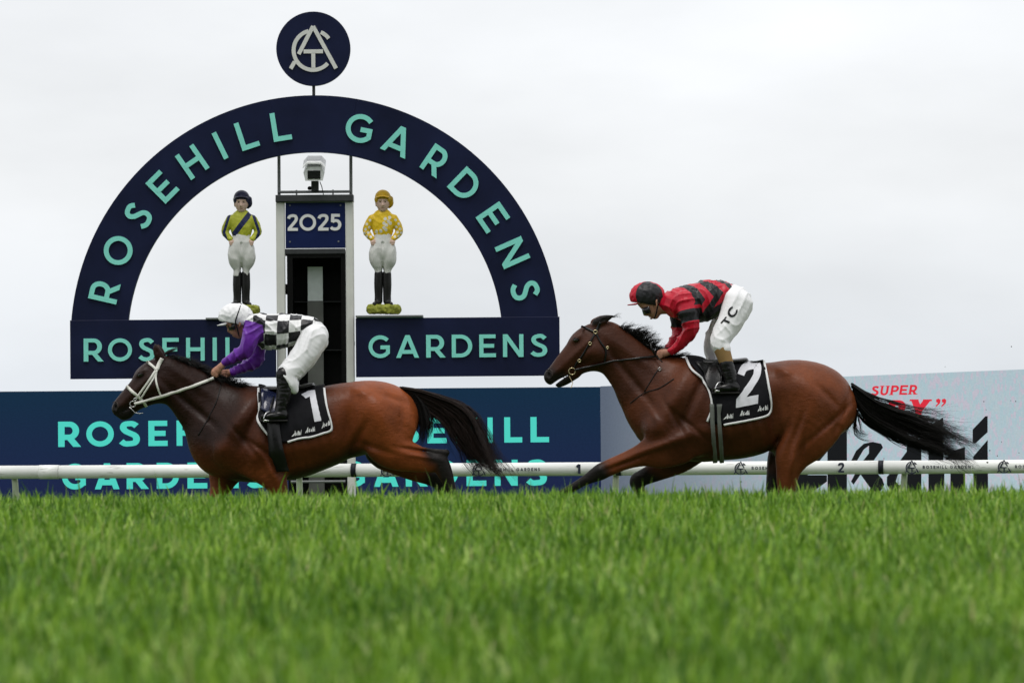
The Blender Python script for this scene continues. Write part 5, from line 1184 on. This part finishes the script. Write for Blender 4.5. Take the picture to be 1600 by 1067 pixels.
r1 = dict(knee=(452, 588), axis=(-.62, 0, -.78), label='jockey in checked black and white silks with purple sleeves and white helmet', base=(440, 655), x=(318, 526), y=(464, 668),
    torso=[(390, 505, 13, .10), (404, 513, 23, .175), (424, 518, 28, .185), (448, 516, 26, .17), (472, 512, 20, .155), (486, 510, 15, .14)],
    pelvis=[(476, 514, 15, .135), (490, 523, 22, .165), (493, 530, 19, .155)],
    leg=[(489.5, 530, 22.5, .12, -.10), (477, 553, 20, .10, -.16), (461, 574, 18, .085, -.21), (450.5, 587, 16, .078, -.245), (456, 600, 12, .065, -.255), (462, 609, 6.5, .04, -.255)],
    leg_far=[(489, 530, 23, .12, -.10), (476, 553, 21, .105, -.16), (460, 574, 19, .09, -.21), (448, 588, 16, .08, -.245), (452, 600, 13, .07, -.255)],
    leg_far_raw=[(489, 530, 23, .12, -.10), (460, 574, 19, .09, -.21), (448, 588, 16, .08, -.245)],
    shin=[(446, 610, 12, .055, -.26), (443, 630, 10, .045, -.27), (440, 648, 7, .035, -.28)], shin_far=[(446, 610, 12, .055, -.26), (443, 630, 10, .045, -.27), (440, 648, 7, .035, -.28)],
    arm=[(399, 506, 15, .075, -.15), (393, 528, 14, .07, -.185), (386, 547, 12.5, .062, -.18), (368, 558, 9.5, .048, -.12), (352, 566.5, 6.2, .034, -.075)],
    arm_far=[(402, 510, 15, .075, .15), (402, 538, 13, .065, .19), (398, 562, 11.5, .06, .18), (381, 573, 9, .046, .12), (364, 580.5, 6.4, .034, .06)], elbow=2,
    hand=(352, 567, 334, 586), hand_far=(364, 580.5, 348, 586),
    neck=[(374, 510, 10, .05), (386, 510, 11, .055), (400, 514, 13, .07)], skull=[(371, 497, 20, .076), (374, 500, 19, .074)], face=[(366, 508, 12, .066), (369, 517, 9.5, .055), (372.5, 523, 6, .038)], jaw=[(382, 513, 6, .055), (375, 524, 4.6, .034)],
    nose=[(358.5, 510, 2.0, .011), (357.5, 517, 2.6, .015), (360.5, 518.5, 2.0, .014)], brow=[(359.5, 507, 2.2, .045), (361, 506.5, 2.2, .05)], lips=[(364, 522.5, 1.8, .022), (366, 525, 1.8, .02)], mouth=[(361.5, 523.2, .5, .024), (367, 524.0, .4, .024)],
    sockets=[(358.5, 511, 2.4, .014, -.034), (358.5, 511, 2.4, .014, .034)], eye=(360.8, 511), ear=(375, 506), hair=[(381, 500, 12, .07), (383, 507, 8, .066)],
    hem=[((440, 584), (-.2, 0, -1e-9)), ] and [],
    boot=[(446, 586, 12.8, .062, -.262), (447, 602, 12.4, .060, -.268), (445, 620, 11.2, .054, -.275), (442, 636, 9.6, .046, -.285), (440, 646, 9, .043, -.29)], foot=[(446, 649, 7.4, .040, -.295), (432, 650, 6.8, .042, -.30), (414, 651.5, 5.2, .036, -.305)],
    boot_far=[(446, 586, 12.8, .062, -.262), (447, 602, 12.4, .060, -.268), (445, 620, 11.2, .054, -.275), (442, 636, 9.6, .046, -.285), (440, 646, 9, .043, -.29)], foot_far=[(446, 649, 7.4, .040, -.295), (432, 650, 6.8, .042, -.30), (414, 651.5, 5.2, .036, -.305)],
    sole=(430, 656), collar=[(386, 503, 10, .07), (391, 506, 12.5, .085)],
    silk=silk_mat('checked_silk', (.78, .78, .78), (.013, .013, .016), (.135, .022, .33), (.135, .022, .33)),
    pat=lambda px, th: np.sin(np.pi * (px - 397 + (th - 90) * .03) / 18.5) * np.sin(np.pi * (th + 9) / 36.0),
    band=lambda ta: ta * 0 - 1, sleeve=lambda px, V0, da, dt, ta, th: np.minimum(np.minimum((ta - .0) * 3, (.110 - da) * 12), np.where(ta > .8, 1, (413 - px) / 12)),
    helmet=(368.5, 495, 27.5, 21.5), helmet_n=(-.20, 0, -.98), helmet_cut=(368, 506), cap_m=None, gore=lambda az: az * 0 - 1,
    peak=((349, 506.5), (339.5, 509.5)), peak_m=mat('peak_white', (.74, .74, .75), .4), straps=[[(377, 474.5, .02), (375, 483, .080), (371, 495, .104), (369, 504, .098), (372, 516, .072), (374, 526, .03)]],
    goggles=((356.5, 507), (358, 516.5)))
r1['cap_m'] = silk_mat('white_cap', (.80, .80, .81), (.80, .80, .81), (.8, .8, .8), (.8, .8, .8), .45)
pe1, bb1 = rider(r1)

def gores(az): return 57 - np.abs(az - 97)
r2 = dict(knee=(1122, 540), axis=(-.42, 0, -.9), label='jockey in red silks with black chevrons, red and black cap and white breeches marked TC', base=(1130, 612), x=(966, 1190), y=(430, 624),
    torso=[(1043, 473, 14, .10), (1060, 474, 24, .175), (1084, 474, 31, .19), (1106, 469, 30, .175), (1124, 461, 23, .155), (1133, 457, 16, .14)],
    pelvis=[(1130, 461, 15, .135), (1149, 469, 22.5, .165), (1154, 478, 20, .155)],
    leg=[(1151.5, 476, 23.5, .12, -.10), (1142, 499, 20.5, .10, -.16), (1129, 521, 17.5, .085, -.21), (1122.5, 537, 14.5, .075, -.245), (1128, 546, 12.2, .066, -.255)],
    leg_far=[(1150, 476, 25, .12, -.10), (1138, 499, 22, .105, -.16), (1123, 521, 17.5, .09, -.21), (1114, 540, 13.5, .075, -.245), (1117, 560, 11, .06, -.255)],
    leg_far_raw=[(1150, 476, 25, .12, -.10), (1123, 521, 17.5, .09, -.21), (1114, 540, 13.5, .075, -.245)],
    shin=[(1129, 556, 11.5, .052, -.26), (1134, 572, 10, .046, -.27), (1139, 592, 8, .036, -.28)], shin_far=[(1120, 556, 11.5, .052, -.26), (1128, 572, 10, .046, -.27), (1134, 592, 8, .036, -.28)],
    arm=[(1070, 471, 17, .078, -.15), (1075, 493, 15, .07, -.185), (1079, 513, 12.5, .062, -.18), (1066, 534, 9.8, .048, -.12), (1050, 548.5, 6.4, .034, -.075)],
    arm_far=[(1062, 475, 16, .075, .15), (1061, 500, 13, .065, .19), (1063, 519, 11.5, .06, .18), (1054, 534, 9, .046, .12), (1043, 547, 6.4, .034, .06)], elbow=2,
    hand=(1050, 549, 1030, 554), hand_far=(1043, 547, 1026, 554),
    neck=[(1024, 482, 10.5, .05), (1035, 480, 11, .055), (1050, 478, 13, .07)], skull=[(1013, 465, 20, .076), (1017, 468, 19, .074)], face=[(1014, 477, 12.5, .066), (1019, 486, 9.8, .055), (1023, 492.5, 6, .038)], jaw=[(1031, 480, 7, .055), (1025, 493, 4.8, .034)],
    nose=[(1006.5, 483, 2.0, .011), (1007.5, 491, 2.6, .015), (1011, 492, 2.0, .014)], brow=[(1004.5, 479, 2.2, .045), (1006, 478.5, 2.2, .05)], lips=[(1015.5, 495.5, 1.8, .022), (1017.5, 497.5, 1.8, .02)], mouth=[(1013, 496.4, .5, .024), (1018, 496.6, .4, .024)],
    sockets=[(1005.5, 484, 2.4, .014, -.034), (1005.5, 484, 2.4, .014, .034)], eye=(1008, 484), ear=(1026, 474), hair=[(1029, 468, 11, .07), (1031, 476, 7, .064)],
    hem=[],
    boot=[(1133, 569, 11, .054, -.268), (1137, 582, 10.6, .052, -.275), (1140, 595, 9.6, .046, -.285), (1141, 602, 9, .043, -.29)], foot=[(1147, 606, 7.2, .040, -.295), (1132, 606.5, 6.6, .042, -.30), (1115, 608.5, 5.2, .036, -.305)],
    boot_far=[(1127, 569, 11, .054, -.268), (1131, 582, 10.6, .052, -.275), (1134, 595, 9.6, .046, -.285), (1136, 602, 9, .043, -.29)], foot_far=[(1142, 606, 7.2, .040, -.295), (1128, 606.5, 6.6, .042, -.30), (1112, 608.5, 5.2, .036, -.305)],
    sock=[(1126, 546, 12.6, .064, -.258), (1130, 558, 11.6, .057, -.262), (1133, 566, 10.6, .052, -.266)], sock_far=[(1118, 546, 12.2, .062, -.258), (1124, 558, 11.4, .057, -.262), (1127, 566, 10.6, .052, -.266)],
    sole=(1130, 613), collar=[(1037, 474, 13, .075), (1043, 474, 15, .088)],
    silk=silk_mat('red_silk', (.50, .008, .028), (.012, .012, .014), (.50, .008, .028), (.012, .012, .014), .36),
    pat=lambda px, th: np.cos(2 * np.pi * (px + np.where(th < 88, .36 * (88 - th), .55 * (th - 88)) - 1093.5) / 28.5) + .12 - np.where(px + np.where(th < 88, .36 * (88 - th), .55 * (th - 88)) < 1081, 3, 0) + np.where((th > 118) & (px > 1090), 2, 0),
    band=lambda ta: .22 - np.abs(ta - .58), sleeve=lambda px, V0, da, dt, ta, th: np.minimum(np.minimum((ta - .24) * 3, (.110 - da) * 12), np.where(ta > .9, 1, (1097 - px) / 12)),
    helmet=(1011.5, 462.5, 28.5, 22.5), helmet_n=(-.17, 0, -.98), helmet_cut=(1012, 475.5), cap_m=None, gore=gores,
    peak=((990, 476), (980.5, 477.5)), peak_m=mat('peak_red', (.42, .008, .024), .4), straps=[[(1028, 466, .10), (1027, 478, .084), (1025, 490, .055), (1022, 498, .02)]],
    goggles=((1003, 480.5), (1006, 491)))
r2['cap_m'] = silk_mat('gored_cap', (.50, .008, .028), (.016, .016, .018), (.5, .01, .03), (.5, .01, .03), .42)
pe2, bb2 = rider(r2)
# initials on the breeches and a bob on the cap
wb = Wrap(bb2); ink = mat('black_ink', (.012, .012, .014), .6); bre2 = [o for o in pe2.children if o.name.startswith('breeches')][0]
for ch, (ox, oy), (ux, uy), (vx, vy) in (('T', (1133.5, 510), (8.5, -10), (-9.5, -4.2)), ('C', (1144.2, 499.2), (8.5, -14), (-11.5, -7.2))):
    polys = []
    w_ = glyph(ch, .085)[1]
    for pts, cl, fs, fe in glyph(ch, .085)[0]:
        rows = ribbon2(pts, cl, fs, fe, .095)
        for i in range(len(rows) - 1): polys.append([(ox + ux * q[0] / w_ + vx * q[1], oy + uy * q[0] / w_ + vy * q[1]) for q in (rows[i][0], rows[i + 1][0], rows[i + 1][1], rows[i][1])])
    wb.poly('letter', polys, .004, ink, bre2, 2.5)
# whips carried in the hand
for lab, pts in (('thin dark whip held along the neck by the jockey in red', [(1016, 537, -.10), (1018, 546, -.10), (1024, 556, -.10), (1034, 566, -.16)]), ):
    p = P(1024, 556, YH); t = thing('riding_whip', lab, 'whip', (p.x, YH, p.z))
    q = [P(a, b, YH) + Vector((0, c, 0)) for a, b, c in pts]; MB().tube(q[:3], [.008, .009, .008], 8).build('handle', leather, t, True); MB().tube(q[2:], [.007, .004], 6).build('shaft', leather, t, True)

# clods thrown up behind the trailing horse
rg = np.random.default_rng(12); b = MB()
for (x_, y_, r_) in [(1432, 650, 2), (1541, 640, 1.2), (1470, 690, 1.5), (1479, 708, 1.2), (1545, 690, 1.6), (1552, 704, 1.3), (1560, 712, 1.1), (1540, 722, 1.8), (1583, 627, 1.6), (1574, 626, 1.1), (1542, 627, 1.3), (1598, 694, 1.4), (1590, 707, 1.3), (1562, 690, .9), (1477, 573, 1.0), (1584, 541, 1.2), (1379, 716, 1.2), (1157, 752, 1.8)]:
    p = P(x_, y_, YH) ; k = .6 * r_ / sH; p.y += rg.uniform(-.4, .4); v0 = len(b.v); b.ball(p, k * rg.uniform(.7, 1.6), k, k * rg.uniform(.6, 1.3), 6, 4)
    for i in range(v0, len(b.v)): b.v[i] = tuple(np.array(b.v[i]) + rg.normal(0, k * .25, 3))
tag(b.build('turf_debris', mat('soil_clod', (.05, .045, .022), .9)), 'small dark clods of turf thrown up behind the trailing horse', 'turf', kind='stuff')
